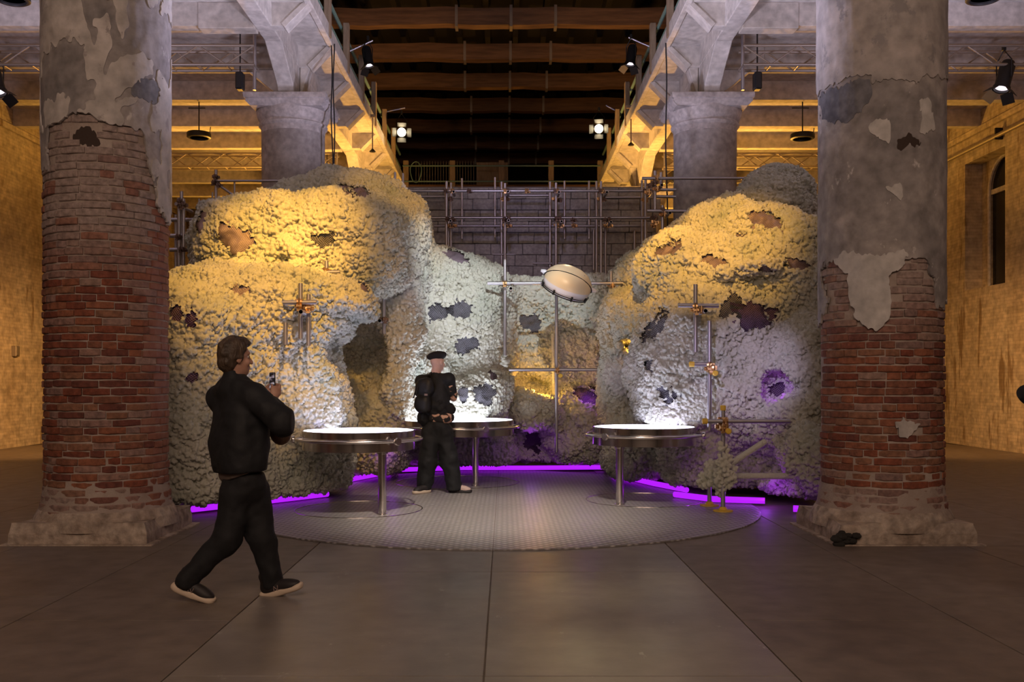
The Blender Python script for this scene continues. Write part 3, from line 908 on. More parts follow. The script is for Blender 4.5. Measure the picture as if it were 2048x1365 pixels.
# ------------------------------------------------------------------ implicit surfaces -> meshes
class Field:
    """signed distance sampled on a grid; shapes are joined smoothly, each only near itself"""
    def __init__(self, lo, hi, h):
        self.h = h
        self.ax = [np.arange(lo[i], hi[i] + h, h, dtype=np.float32) for i in range(3)]
        self.d = np.full([len(a) for a in self.ax], 1.0, np.float32)

    def region(self, lo, hi):
        sl = []
        for i in range(3):
            a = self.ax[i]
            s, e = np.searchsorted(a, lo[i]), np.searchsorted(a, hi[i])
            sl.append(slice(max(0, s - 1), min(len(a), e + 1)))
        sl = tuple(sl)
        g = np.meshgrid(*[self.ax[i][sl[i]] for i in range(3)], indexing='ij', sparse=True)
        return sl, g

    def join(self, sl, d, k, cut=False):
        a = self.d[sl]
        if not a.size: return
        if cut:
            h = np.clip(.5 - .5 * (a + d) / k, 0, 1)
            self.d[sl] = a * (1 - h) + (-d) * h + k * h * (1 - h)
        else:
            h = np.clip(.5 + .5 * (a - d) / k, 0, 1)
            self.d[sl] = a * (1 - h) + d * h - k * h * (1 - h)

    def ell(self, c, r, k=.12, rot=None, p=2.0, cut=False):
        """superellipsoid; rot = 3x3 matrix whose columns are its axes"""
        c = np.array(c, float)
        R = np.eye(3) if rot is None else np.array(rot, float)
        ext = np.sqrt(((R * np.array(r)) ** 2).sum(1)) if p == 2 else (np.abs(R) * np.array(r)).sum(1)
        m = 2.5 * k + .05
        sl, g = self.region(c - ext - m, c + ext + m)
        q = [(sum(R[j, i] * (g[j] - c[j]) for j in range(3))) / r[i] for i in range(3)]
        a = [np.abs(x) + 1e-6 for x in q]
        s = a[0] ** p + a[1] ** p + a[2] ** p
        kk = s ** (1 / p)
        gr = np.sqrt(sum((a[i] ** (p - 1) * kk ** (1 - p) / r[i]) ** 2 for i in range(3)))
        self.join(sl, ((kk - 1) / gr).astype(np.float32), k, cut)

    def cone(self, a, b, ra, rb, k=.03, cut=False):
        a, b = np.array(a, float), np.array(b, float)
        m = max(ra, rb) + 2.5 * k + .02
        sl, g = self.region(np.minimum(a, b) - m, np.maximum(a, b) + m)
        ab = b - a
        L2 = max((ab ** 2).sum(), 1e-9)
        t = np.clip(sum((g[i] - a[i]) * ab[i] for i in range(3)) / L2, 0, 1)
        d = np.sqrt(sum((g[i] - a[i] - t * ab[i]) ** 2 for i in range(3))) - (ra + (rb - ra) * t)
        self.join(sl, d.astype(np.float32), k, cut)

    def chain(self, pts, rs, k=.03):
        for i in range(len(pts) - 1):
            self.cone(pts[i], pts[i + 1], rs[i], rs[i + 1], k)

    def rbox(self, c, half, r, k=.1, yaw=0.0, cut=False):
        c = np.array(c, float)
        co, si = math.cos(yaw), math.sin(yaw)
        e = math.hypot(half[0], half[1]) + 2.5 * k
        ez = half[2] + 2.5 * k
        sl, g = self.region(c - (e, e, ez), c + (e, e, ez))
        x, y, z = g[0] - c[0], g[1] - c[1], g[2] - c[2]
        u, v = x * co + y * si, -x * si + y * co
        q = [np.abs(u) - half[0] + r, np.abs(v) - half[1] + r, np.abs(z) - half[2] + r]
        out = np.sqrt(sum(np.maximum(t, 0) ** 2 for t in q))
        ins = np.minimum(np.maximum(np.maximum(q[0], q[1]), q[2]), 0)
        self.join(sl, (out + ins - r).astype(np.float32), k, cut)

    def half(self, n, o):
        """keep the side where n.p < o"""
        g = np.meshgrid(*self.ax, indexing='ij', sparse=True)
        self.d = np.maximum(self.d, (n[0] * g[0] + n[1] * g[1] + n[2] * g[2] - o).astype(np.float32))

    def rough(self, amp, size, seed):
        """smooth random undulation added to the distance"""
        r = np.random.default_rng(seed)
        dims = [max(2, int((a[-1] - a[0]) / size) + 3) for a in self.ax]
        lat = r.uniform(-1, 1, dims).astype(np.float32)
        for i in range(3):
            t = (self.ax[i] - self.ax[i][0]) / size
            i0 = np.floor(t).astype(int)
            f = (t - i0).astype(np.float32)
            f = f * f * (3 - 2 * f)
            sh = [1, 1, 1]; sh[i] = -1
            lat = np.take(lat, i0, axis=i) * (1 - f).reshape(sh) + np.take(lat, i0 + 1, axis=i) * f.reshape(sh)
        self.d += amp * lat

    def mesh(self):
        d = self.d
        for ax in range(3):       # close at the border of the grid
            s = [slice(None)] * 3
            for e in (0, -1):
                s[ax] = e
                d[tuple(s)] = np.maximum(d[tuple(s)], 1e-3)
        sg = d < 0
        n = [s - 1 for s in d.shape]
        cnt = np.zeros(n, np.int8)
        for a in (0, 1):
            for b in (0, 1):
                for c in (0, 1):
                    cnt += sg[a:a + n[0], b:b + n[1], c:c + n[2]]
        act = np.argwhere((cnt > 0) & (cnt < 8))
        idm = np.full(n, -1, np.int32)
        idm[act[:, 0], act[:, 1], act[:, 2]] = np.arange(len(act))
        pos = np.zeros((len(act), 3), np.float32)
        num = np.zeros(len(act), np.float32)
        corners = [(a, b, c) for a in (0, 1) for b in (0, 1) for c in (0, 1)]
        val = {cn: d[act[:, 0] + cn[0], act[:, 1] + cn[1], act[:, 2] + cn[2]] for cn in corners}
        for c0 in corners:
            for ax in range(3):
                if c0[ax]: continue
                c1 = list(c0); c1[ax] = 1; c1 = tuple(c1)
                v0, v1 = val[c0], val[c1]
                m = (v0 < 0) != (v1 < 0)
                t = v0[m] / (v0[m] - v1[m])
                for i in range(3):
                    pos[m, i] += (c0[i] + (t if i == ax else 0))
                num[m] += 1
        pos /= num[:, None]
        org = np.array([a[0] for a in self.ax], np.float32)
        verts = org + (act + pos) * self.h
        faces = []
        for ax in range(3):
            u, v = (ax + 1) % 3, (ax + 2) % 3
            s0 = [slice(None)] * 3; s1 = [slice(None)] * 3
            s0[ax] = slice(0, -1); s1[ax] = slice(1, None)
            for q in (u, v):
                s0[q] = slice(1, -1); s1[q] = slice(1, -1)
            A, B = sg[tuple(s0)], sg[tuple(s1)]
            e = np.argwhere(A != B)
            ins = A[e[:, 0], e[:, 1], e[:, 2]]
            off = np.zeros(3, int); off[u] = 1; off[v] = 1
            e = e + off
            def cid(du, dv):
                x = e.copy(); x[:, u] += du; x[:, v] += dv
                return idm[x[:, 0], x[:, 1], x[:, 2]]
            q = np.stack([cid(-1, -1), cid(0, -1), cid(0, 0), cid(-1, 0)], 1)
            q[~ins] = q[~ins][:, ::-1]
            faces.append(q)
        return verts, np.concatenate(faces)


def np_mesh(name, verts, faces, smooth=True):
    me = bpy.data.meshes.new(name)
    me.vertices.add(len(verts))
    me.vertices.foreach_set('co', np.ascontiguousarray(verts, np.float32).ravel())
    nf = len(faces)
    me.loops.add(nf * 4)
    me.loops.foreach_set('vertex_index', np.ascontiguousarray(faces, np.int32).ravel())
    me.polygons.add(nf)
    me.polygons.foreach_set('loop_start', np.arange(0, nf * 4, 4, dtype=np.int32))
    me.polygons.foreach_set('use_smooth', np.full(nf, smooth))
    me.update(calc_edges=True)
    return me


def subset(verts, faces, mask):
    f = faces[mask]
    used, inv = np.unique(f, return_inverse=True)
    return verts[used], inv.reshape(f.shape)


def vnormals(verts, faces):
    a = verts[faces[:, 2]] - verts[faces[:, 0]]
    b = verts[faces[:, 3]] - verts[faces[:, 1]]
    fn = np.cross(a, b)
    vn = np.zeros_like(verts)
    for i in range(4):
        np.add.at(vn, faces[:, i], fn)
    vn /= np.linalg.norm(vn, axis=1)[:, None] + 1e-9
    fn /= np.linalg.norm(fn, axis=1)[:, None] + 1e-9
    return vn, fn


def modmesh(me, mods, name):
    """apply a stack of modifiers and return the resulting mesh"""
    o = bpy.data.objects.new('tmp', me)
    COL.objects.link(o)
    for typ, kw in mods:
        m = o.modifiers.new(typ, typ)
        for k, v in kw.items():
            setattr(m, k, v)
    bpy.context.view_layer.update()
    dg = bpy.context.evaluated_depsgraph_get()
    out = bpy.data.meshes.new_from_object(o.evaluated_get(dg))
    out.name = name
    bpy.data.objects.remove(o)
    return out


def voronoi(size, contrast=1.0):
    t = bpy.data.textures.new('lumps', 'VORONOI')
    t.noise_scale = size
    t.distance_metric = 'DISTANCE_SQUARED'
    t.color_mode = 'INTENSITY'
    t.contrast = contrast
    return t


def clouds(size, depth=3):
    t = bpy.data.textures.new('clouds', 'CLOUDS')
    t.noise_scale = size
    t.noise_depth = depth
    return t


# sprayed coating: pale lumpy pulp
M_FOAM = mat('sprayed_pulp', (0.7, 0.69, 0.6), 0.95)
b_ = M_FOAM.node_tree.nodes['Principled BSDF']
b_.inputs['Specular IOR Level'].default_value = 0.0
g_ = N(M_FOAM, 'ShaderNodeNewGeometry')
n1 = N(M_FOAM, 'ShaderNodeTexNoise'); n1.inputs['Scale'].default_value = 1.7; n1.inputs['Detail'].default_value = 6
L(M_FOAM, g_.outputs['Position'], n1.inputs['Vector'])
r_ = ramp(M_FOAM, [(.3, (.42, .44, .37)), (.5, (.54, .53, .45)), (.7, (.60, .58, .50))])
L(M_FOAM, n1.outputs['Fac'], r_.inputs['Fac'])
v1 = N(M_FOAM, 'ShaderNodeTexVoronoi'); v1.inputs['Scale'].default_value = 34
L(M_FOAM, g_.outputs['Position'], v1.inputs['Vector'])
n2 = N(M_FOAM, 'ShaderNodeTexNoise'); n2.inputs['Scale'].default_value = 55; n2.inputs['Detail'].default_value = 5
L(M_FOAM, g_.outputs['Position'], n2.inputs['Vector'])
ma = N(M_FOAM, 'ShaderNodeMath', operation='SUBTRACT'); L(M_FOAM, n2.outputs['Fac'], ma.inputs[0]); L(M_FOAM, v1.outputs['Distance'], ma.inputs[1])
bp = N(M_FOAM, 'ShaderNodeBump'); bp.inputs['Strength'].default_value = .6; bp.inputs['Distance'].default_value = .012
L(M_FOAM, ma.outputs[0], bp.inputs['Height']); L(M_FOAM, bp.outputs['Normal'], b_.inputs['Normal'])
L(M_FOAM, r_.outputs['Color'], b_.inputs['Base Color'])


def lath_mat(name, c1, c2, scale=170, amt=.8):
    """woven wire: two crossed sets of fine lines over darkness"""
    m = mat(name, c1, 0.55, 0.3)
    b = m.node_tree.nodes['Principled BSDF']
    g = N(m, 'ShaderNodeNewGeometry')
    mp = N(m, 'ShaderNodeMapping'); mp.inputs['Rotation'].default_value = (0, .62, .2)
    L(m, g.outputs['Position'], mp.inputs['Vector'])
    sp = N(m, 'ShaderNodeSeparateXYZ'); L(m, mp.outputs['Vector'], sp.inputs[0])
    outs = []
    for ax in ('X', 'Z'):
        w = N(m, 'ShaderNodeMath', operation='MULTIPLY'); w.inputs[1].default_value = scale * 2; L(m, sp.outputs[ax], w.inputs[0])
        q = N(m, 'ShaderNodeMath', operation='SINE'); L(m, w.outputs[0], q.inputs[0])
        outs.append(q.outputs[0])
    mx = N(m, 'ShaderNodeMath', operation='MAXIMUM'); L(m, outs[0], mx.inputs[0]); L(m, outs[1], mx.inputs[1])
    r = ramp(m, [(.45, c2), (.75, c1)])
    L(m, mx.outputs[0], r.inputs['Fac'])
    nz_ = N(m, 'ShaderNodeTexNoise'); nz_.inputs['Scale'].default_value = 9
    L(m, g.outputs['Position'], nz_.inputs['Vector'])
    mr = N(m, 'ShaderNodeMapRange'); mr.inputs['To Min'].default_value = .6; mr.inputs['To Max'].default_value = 1.3; L(m, nz_.outputs['Fac'], mr.inputs['Value'])
    ml = N(m, 'ShaderNodeMix', data_type='RGBA', blend_type='MULTIPLY'); ml.inputs['Factor'].default_value = 1
    L(m, r.outputs['Color'], ml.inputs['A']); L(m, mr.outputs['Result'], ml.inputs['B'])
    L(m, ml.outputs['Result'], b.inputs['Base Color'])
    bp = N(m, 'ShaderNodeBump'); bp.inputs['Strength'].default_value = amt; bp.inputs['Distance'].default_value = .006
    L(m, mx.outputs[0], bp.inputs['Height']); L(m, bp.outputs['Normal'], b.inputs['Normal'])
    return m


M_LATH = lath_mat('wire_lath', (.24, .23, .26), (.055, .05, .06))
M_LATHV = lath_mat('violet_lit_lath', (.24, .15, .24), (.08, .05, .09))  # purplish mesh with the violet light on it tinted in
M_LATHP = lath_mat('plum_sheet', (.26, .195, .23), (.20, .15, .18), 170, .3)


def rotz(deg):
    """image-plane tilt: turns the shape's x axis down to the right by deg"""
    a = math.radians(deg)
    return [[math.cos(a), 0, math.sin(a)], [0, 1, 0], [-math.sin(a), 0, math.cos(a)]]


class Rock:
    def __init__(self, lo, hi, h):
        self.f = Field(lo, hi, h)

    def e(self, px, py, Y, rx, rz, ry, tilt=0, p=2.0, k=.14, cut=False):
        s = Y / F
        c = at(px, py, Y)
        self.f.ell(c, (rx * s, ry, rz * s), k, rotz(tilt) if tilt else None, p, cut)

    def finish(self, name, parent, patches, floor_z=.14):
        f = self.f
        f.rough(.09, .75, 3); f.rough(.05, .30, 4)
        f.half((0, 0, -1), -floor_z)
        v, q = f.mesh()
        base = np_mesh('rock_base', v, q)
        base = modmesh(base, [('SUBSURF', dict(levels=1, render_levels=1)),
                              ('DISPLACE', dict(texture=voronoi(.15), strength=-.06, mid_level=.25, texture_coords='GLOBAL')),
                              ('DISPLACE', dict(texture=clouds(.22), strength=.15, mid_level=.5, texture_coords='GLOBAL'))], 'rock_base')
        n = len(base.vertices)
        v = np.empty(n * 3, np.float32); base.vertices.foreach_get('co', v); v = v.reshape(-1, 3)
        q = np.empty(len(base.polygons) * 4, np.int32); base.loops.foreach_get('vertex_index', q); q = q.reshape(-1, 4)
        vn, fn = vnormals(v, q)
        fc = v[q].mean(1)
        px = CX + (fc[:, 0] - CAM[0]) / fc[:, 1] * F
        py = CY - (fc[:, 2] - CAM[2]) / fc[:, 1] * F
        view = fc - np.array(CAM)
        front = (fn * view).sum(1) < 0
        free = np.ones(len(q), bool)
        groups = []
        for (cx_, cy_, rx, ry, tilt, m) in patches:
            a = math.radians(tilt)
            dx, dy = px - cx_, py - cy_
            u, w_ = (dx * math.cos(a) + dy * math.sin(a)) / rx, (-dx * math.sin(a) + dy * math.cos(a)) / ry
            ang = np.arctan2(w_, u)
            ph = (cx_ * 13.7 + cy_ * 7.1) % 6.28
            rad = 1 + .16 * np.sin(2 * ang + ph) + .10 * np.sin(3 * ang + 5 * ph) + .07 * np.sin(5 * ang + 2 * ph) + .06 * np.sin(8 * ang + 3 * ph) + .06 * np.sin(13 * ang + ph) + .05 * np.sin(21 * ang + 2 * ph)
            near = (u * u + w_ * w_ < rad * rad) & front & free
            if near.sum() < 6: print('PATCH EMPTY', name, cx_, cy_); continue
            dmin = np.percentile(fc[near, 1], 4)
            near &= fc[:, 1] < dmin + .55
            ids = np.flatnonzero(near)          # keep the one largest connected piece
            byv = {}
            for fi in ids:
                for vi in q[fi]: byv.setdefault(int(vi), []).append(int(fi))
            left, best = set(map(int, ids)), []
            while left:
                st = [left.pop()]; comp = list(st)
                while st:
                    for vi in q[st.pop()]:
                        for fj in byv[int(vi)]:
                            if fj in left: left.discard(fj); st.append(fj); comp.append(fj)
                if len(comp) > len(best): best = comp
            near[:] = False
            near[best] = True
            free &= ~near
            groups.append((near, m))
        cv, cq = subset(v, q, free)
        coat = np_mesh(name, cv, cq)
        coat = modmesh(coat, [('SUBSURF', dict(levels=1, render_levels=1)),
                              ('DISPLACE', dict(texture=voronoi(.042), strength=-.085, mid_level=.45, texture_coords='GLOBAL')),
                              ('DISPLACE', dict(texture=voronoi(.026), strength=-.040, mid_level=.35, texture_coords='GLOBAL'))], name)
        coat.materials.clear()
        print(name, len(coat.polygons))
        o = link(name, coat, M_FOAM, parent)
        for near, m in groups:
            # grow one ring so the mesh runs on under the coating
            vm = np.zeros(len(v), bool); vm[q[near].ravel()] = True
            grow = vm[q].any(1)
            vm[q[grow].ravel()] = True
            grow = vm[q].any(1) & front
            pv, pq = subset(v - vn * .008, q, grow)
            link('mesh_patch', np_mesh('mesh_patch', pv, pq), m, o)
        return o


grotto = empty('sprayed_grotto', (0, 12.5, 0), 'pale lumpy grotto of sprayed pulp over wire mesh around the metal floor', 'sculpture')

# --- left outcrop
R = Rock((-5.6, 9.2, 0.02), (-1.0, 15.3, 4.75), 0.05)
R.f.rbox((-3.08, 11.02, 1.18), (1.22, .88, 1.22), .35, .2, math.radians(49))       # front block
R.f.rbox((-4.0, 10.7, 1.2), (.7, .9, 1.3), .4, .2)
R.e(500, 640, 11.2, 190, 110, 1.0, 0, 2.6)
R.e(618, 502, 12.6, 206, 106, 1.2, 0, 3.0, .18)        # long yellow ridge
R.e(506, 476, 12.5, 90, 72, 1.0, 0, 3.0, .18)
R.e(700, 432, 13.6, 115, 96, .8, 0, 2.2, .15)          # high back peak
R.e(610, 430, 13.5, 110, 62, .8, -14, 2.2, .15)
R.e(770, 470, 13.5, 96, 78, .8, 18, 2.4, .15)
R.e(860, 560, 14.0, 150, 80, .7, 30, 2.2, .15)         # slope running down to the back wall
R.e(600, 760, 10.95, 88, 150, .5, 0, 2.6, .12)
R.e(640, 800, 11.1, 46, 75, .5, 0, 2.2, .1)
R.e(800, 720, 13.1, 42, 165, .55, 0, 2.4, .1)          # upright rib at the cave
R.e(752, 870, 13.3, 62, 100, .7, 0, 2.6, .1)
R.e(715, 690, 13.9, 130, 170, .8, 0, 2.4, .1)
R.e(720, 688, 12.6, 52, 66, .95, -14, 2.0, .05, True)  # the cave
R.e(714, 704, 11.3, 50, 66, .75, -20, 2.0, .05, True)
R.e(630, 590, 11.2, 112, 42, .75, 12, 2.4, .08)        # overhanging lip
R.e(690, 606, 11.05, 52, 20, .5, 14, 2.0, .05)
R.e(668, 640, 11.2, 36, 44, .45, -30, 2.0, .06)
R.e(355, 655, 10.4, 30, 36, .35, 20, 2, .06, True)     # hollow beside the column
R.e(362, 715, 10.1, 26, 60, .3, 10, 2, .06, True)
PL = [(472, 478, 33, 26, 10, M_LATHP), (648, 480, 18, 16, 0, M_LATH), (481, 582, 16, 11, 0, M_LATHP), (404, 445, 7, 24, 8, M_LATHP),
      (716, 378, 28, 20, 5, M_LATHP), (740, 568, 22, 16, 15, M_LATHP), (900, 487, 34, 12, 40, M_LATHP),
      (356, 630, 14, 12, 20, M_LATHV), (383, 640, 8, 18, 25, M_LATHV), (385, 755, 10, 9, 0, M_LATHV)]
ro = R.finish('left_outcrop', grotto, PL)

# --- centre
R = Rock((-2.0, 12.4, 0.02), (2.2, 16.0, 3.7), 0.05)
R.f.rbox(((at(890, 0, 15.1).x + at(1260, 0, 15.1).x) / 2, 15.35, 1.5), (1.7, .32, 1.57), .2, .15)    # back wall
R.e(905, 660, 14.5, 128, 160, .75, 0, 2.4, .15)
R.e(835, 700, 14.2, 70, 220, .7, 0, 2.4, .15)
R.e(935, 566, 14.95, 105, 48, .5, 27, 2.4, .12)          # slope along the top
R.e(925, 795, 14.4, 98, 64, .8, 6, 2.2, .1)           # bright bulge
R.e(985, 775, 14.2, 44, 48, .5, 0, 2.0, .1)
R.e(900, 900, 14.9, 130, 70, .6, 0, 2.4, .1)
R.e(950, 905, 14.6, 90, 40, .3, 0, 2.0, .08)
R.e(1072, 832, 14.5, 58, 40, .5, 12, 2.0, .1)           # knob of coarse lumps
R.e(1050, 808, 14.6, 40, 28, .4, 0, 2.0, .08)
R.e(955, 752, 14.25, 60, 14, .55, 16, 2.0, .05)         # ledge over the bulge
R.e(800, 640, 13.75, 44, 70, .4, -10, 2.2, .06)
R.e(1115, 815, 14.7, 22, 18, .3, 0, 2.0, .06)
R.e(1160, 860, 14.9, 70, 80, .5, 0, 2.4, .1)
R.e(1012, 716, 13.85, 7, 30, .12, 0, 2.0, .08)           # foot of sprayed pulp round the left pole
R.e(1070, 770, 14.85, 44, 27, .5, 18, 2.0, .05, True)
R.e(1078, 880, 14.4, 26, 24, .3, 0, 2.0, .05, True)
R.e(1098, 915, 14.6, 10, 36, .4, 0, 2.0, .05, True)
PC = [(876, 624, 19, 19, 40, M_LATH), (921, 620, 19, 20, -20, M_LATH), (1062, 646, 19, 19, 0, M_LATH), (933, 690, 23, 17, 0, M_LATH),
      (927, 789, 9, 16, 0, M_LATH), (968, 789, 24, 18, 15, M_LATH), (1178, 785, 24, 26, 10, M_LATHV), (1066, 882, 20, 16, 20, M_LATHV),
      (1072, 900, 10, 6, 20, M_LATHV), (985, 753, 10, 6, 50, M_LATHP), (912, 514, 30, 9, 30, M_LATHP)]
ro = R.finish('back_wall', grotto, PC)

# --- right outcrop
R = Rock((1.0, 9.4, 0.02), (5.4, 15.2, 4.75), 0.05)
R.e(1430, 700, 12.0, 165, 150, 1.0, 0, 2.4, .15)
R.e(1470, 560, 12.3, 195, 95, 1.0, 8, 2.4, .15)
R.e(1480, 510, 12.5, 130, 100, .9, 0, 2.2, .15)
R.e(1590, 560, 11.9, 90, 130, .8, 0, 2.4, .15)
R.e(1552, 432, 13.6, 74, 96, .8, 0, 2.5, .15)           # high back hump
R.e(1430, 470, 13.8, 110, 62, .7, -24, 2.3, .15)
R.e(1340, 540, 13.8, 85, 62, .7, -40, 2.3, .15)
R.e(1290, 560, 14.3, 60, 50, .7, 0, 2.3, .15)
R.e(1330, 640, 12.8, 95, 70, .6, -20, 2.3, .12)
R.e(1243, 770, 13.7, 34, 165, .6, 0, 2.4, .08)          # upright rib with the amber hole
R.e(1255, 640, 13.6, 45, 60, .5, 0, 2.2, .1)
R.e(1345, 770, 11.9, 78, 105, .7, 0, 2.4, .12)
R.e(1480, 760, 11.6, 120, 120, .7, 0, 2.4, .12)
R.e(1590, 800, 11.2, 75, 170, .7, 0, 2.4, .12)
R.e(1300, 905, 13.1, 92, 85, .8, 0, 2.8, .1)            # lower plinth of lumps
R.e(1370, 920, 12.2, 52, 75, .6, 0, 2.8, .1)
R.e(1470, 890, 12.0, 150, 110, .7, 0, 2.6, .1)
R.e(1560, 900, 11.0, 60, 90, .5, 0, 2.2, .1)
R.e(1610, 930, 10.6, 42, 80, .5, 0, 2.2, .1)
R.e(1490, 552, 11.75, 150, 15, .62, -3, 2.0, .07)       # ledge under the yellow hump
R.e(1335, 852, 11.35, 72, 15, .5, 6, 2.0, .06, True)    # undercut below the bright bulge
R.e(1555, 520, 11.4, 10, 44, .5, -22, 2.0, .05, True)   # fissure
R.e(1258, 690, 12.95, 28, 26, .75, -10, 2.0, .05, True)
R.e(1500, 930, 10.9, 60, 48, .6, 0, 2.0, .08, True)
R.e(1545, 870, 10.6, 46, 30, .3, 0, 2.0, .08, True)
R.e(1555, 780, 10.9, 26, 34, .3, 0, 2.0, .06, True)
PR = [(1508, 632, 34, 30, 8, M_LATHV), (1462, 613, 16, 27, 22, M_LATH), (1312, 653, 13, 42, 32, M_LATH), (1530, 440, 30, 17, 12, M_LATHP),
      (1432, 525, 26, 10, 24, M_LATHP), (1340, 497, 26, 14, -25, M_LATHP), (1594, 528, 20, 10, 18, M_LATHP), (1530, 538, 14, 7, 0, M_LATHP),
      (1482, 472, 14, 4, 12, M_LATHP), (1552, 780, 22, 14, 15, M_LATHV), (1328, 787, 12, 11, 0, M_LATH), (1348, 790, 8, 6, 0, M_LATH),
      (1338, 802, 8, 6, 10, M_LATH), (1296, 731, 14, 8, 0, M_LATH)]
ro = R.finish('right_outcrop', grotto, PR)

# ------------------------------------------------------------------ violet light tubes under the rocks
def led(pts, label):
    P = [Vector((x, y, .06)) for x, y in pts]
    fine = []
    for i in range(len(P) - 1):
        for k in range(6):
            fine.append(P[i].lerp(P[i + 1], k / 6))
    fine.append(P[-1])
    o = MB().tube(fine, .034, 8).build('light_tube', M_PURPLE, None, smooth=True)
    return tag(o, label, 'light', 'violet light tubes under the sprayed rocks')


led([(-3.16, 9.9), (-2.6, 10.52), (-2.0, 11.24)], 'violet light tube along the front foot of the left sprayed rock')
led([(-2.02, 12.85), (-1.6, 13.95)], 'violet light tube curving behind the first round steel table')
led([(-1.5, 14.3), (-.55, 14.6), (.4, 14.6), (1.62, 14.7)], 'long straight violet light tube under the back wall of sprayed pulp')
led([(1.66, 13.6), (2.03, 12.4), (2.33, 11.65)], 'violet light tube running forward behind the right steel table')
led([(2.1, 11.2), (2.45, 10.75), (3.0, 10.6)], 'violet light tube behind the yellow base plates of the right scaffold')
led([(3.12, 9.95), (3.5, 9.8)], 'short violet light tube beside the foot of the right brick column')
# ------------------------------------------------------------------ metal floor plate
M_PLATE = mat('tread_plate', (0.56, 0.53, 0.51), 0.36, 0.3)
b_ = M_PLATE.node_tree.nodes['Principled BSDF']
g_ = N(M_PLATE, 'ShaderNodeNewGeometry')
v_ = N(M_PLATE, 'ShaderNodeTexVoronoi'); v_.inputs['Scale'].default_value = 14; v_.inputs['Randomness'].default_value = 0.0
mp_ = N(M_PLATE, 'ShaderNodeMapping'); mp_.inputs['Scale'].default_value = (1, 1, 0); mp_.inputs['Rotation'].default_value = (0, 0, .785)
L(M_PLATE, g_.outputs['Position'], mp_.inputs['Vector']); L(M_PLATE, mp_.outputs['Vector'], v_.inputs['Vector'])
mr_ = N(M_PLATE, 'ShaderNodeMapRange'); mr_.inputs['From Min'].default_value = .12; mr_.inputs['From Max'].default_value = .42
mr_.inputs['To Min'].default_value = 1; mr_.inputs['To Max'].default_value = 0
L(M_PLATE, v_.outputs['Distance'], mr_.inputs['Value'])
bp = N(M_PLATE, 'ShaderNodeBump'); bp.inputs['Strength'].default_value = .9; bp.inputs['Distance'].default_value = .012
L(M_PLATE, mr_.outputs['Result'], bp.inputs['Height']); L(M_PLATE, bp.outputs['Normal'], b_.inputs['Normal'])
nn = N(M_PLATE, 'ShaderNodeTexNoise'); nn.inputs['Scale'].default_value = 1.4; nn.inputs['Detail'].default_value = 6
L(M_PLATE, g_.outputs['Position'], nn.inputs['Vector'])
rr_ = ramp(M_PLATE, [(.3, (.52, .49, .47)), (.7, (.70, .67, .65))])
L(M_PLATE, nn.outputs['Fac'], rr_.inputs['Fac']); mxp = N(M_PLATE, 'ShaderNodeMix', data_type='RGBA', blend_type='MIX')
L(M_PLATE, mr_.outputs['Result'], mxp.inputs['Factor']); mxp.inputs['A'].default_value = (.27, .25, .24, 1)
L(M_PLATE, rr_.outputs['Color'], mxp.inputs['B']); L(M_PLATE, mxp.outputs['Result'], b_.inputs['Base Color'])

plat = empty('floor_plate', (0, 10.6, 0), 'wide rounded plate of embossed metal sheets on the floor between the tables', 'platform')
PA, PF, PB = 2.86, 2.8, 4.1


def plat_pt(a):
    return (PA * math.sin(a), 10.6 - (PF if math.cos(a) > 0 else PB) * math.cos(a))


# four sheets, split on the centre line and across
def sheet(a0, a1, name='sheet'):
    n = 40
    g = .003
    cx_, cy_ = (g if (a0 + a1) / 2 > 0 else -g), 10.6 - (g if abs((a0 + a1) / 2) < PI / 2 else -g)
    pts = [(cx_, cy_)]
    for k in range(n + 1):
        x, y = plat_pt(a0 + (a1 - a0) * k / n)
        pts.append((x + cx_ if abs(x) < .01 else x, y + (cy_ - 10.6) if abs(y - 10.6) < .01 else y))
    MB().prism(pts, 'z', .002, .014).build(name, M_PLATE, plat)


for a0 in (-PI, -PI / 2, 0, PI / 2):
    sheet(a0, a0 + PI / 2)

# ------------------------------------------------------------------ round steel tables with glowing tops
M_TOP = mat('glowing_top', (.8, .8, .85), 0.3, emit=(0.90, 0.90, 1.0), strength=1.35)
b_ = M_TOP.node_tree.nodes['Principled BSDF']
g_ = N(M_TOP, 'ShaderNodeNewGeometry')
w_ = N(M_TOP, 'ShaderNodeTexNoise'); w_.inputs['Scale'].default_value = 2.6; w_.inputs['Distortion'].default_value = 3.0
L(M_TOP, g_.outputs['Position'], w_.inputs['Vector'])
r_ = ramp(M_TOP, [(.40, (.93, .95, 1)), (.5, (.30, .24, .62)), (.6, (.93, .95, 1))])
L(M_TOP, w_.outputs['Fac'], r_.inputs['Fac']); L(M_TOP, r_.outputs['Color'], b_.inputs['Emission Color'])
M_TOPW = mat('glowing_top_plain', (.8, .8, .85), 0.3, emit=(0.90, 0.94, 1.0), strength=1.6)
ZTOP = .867


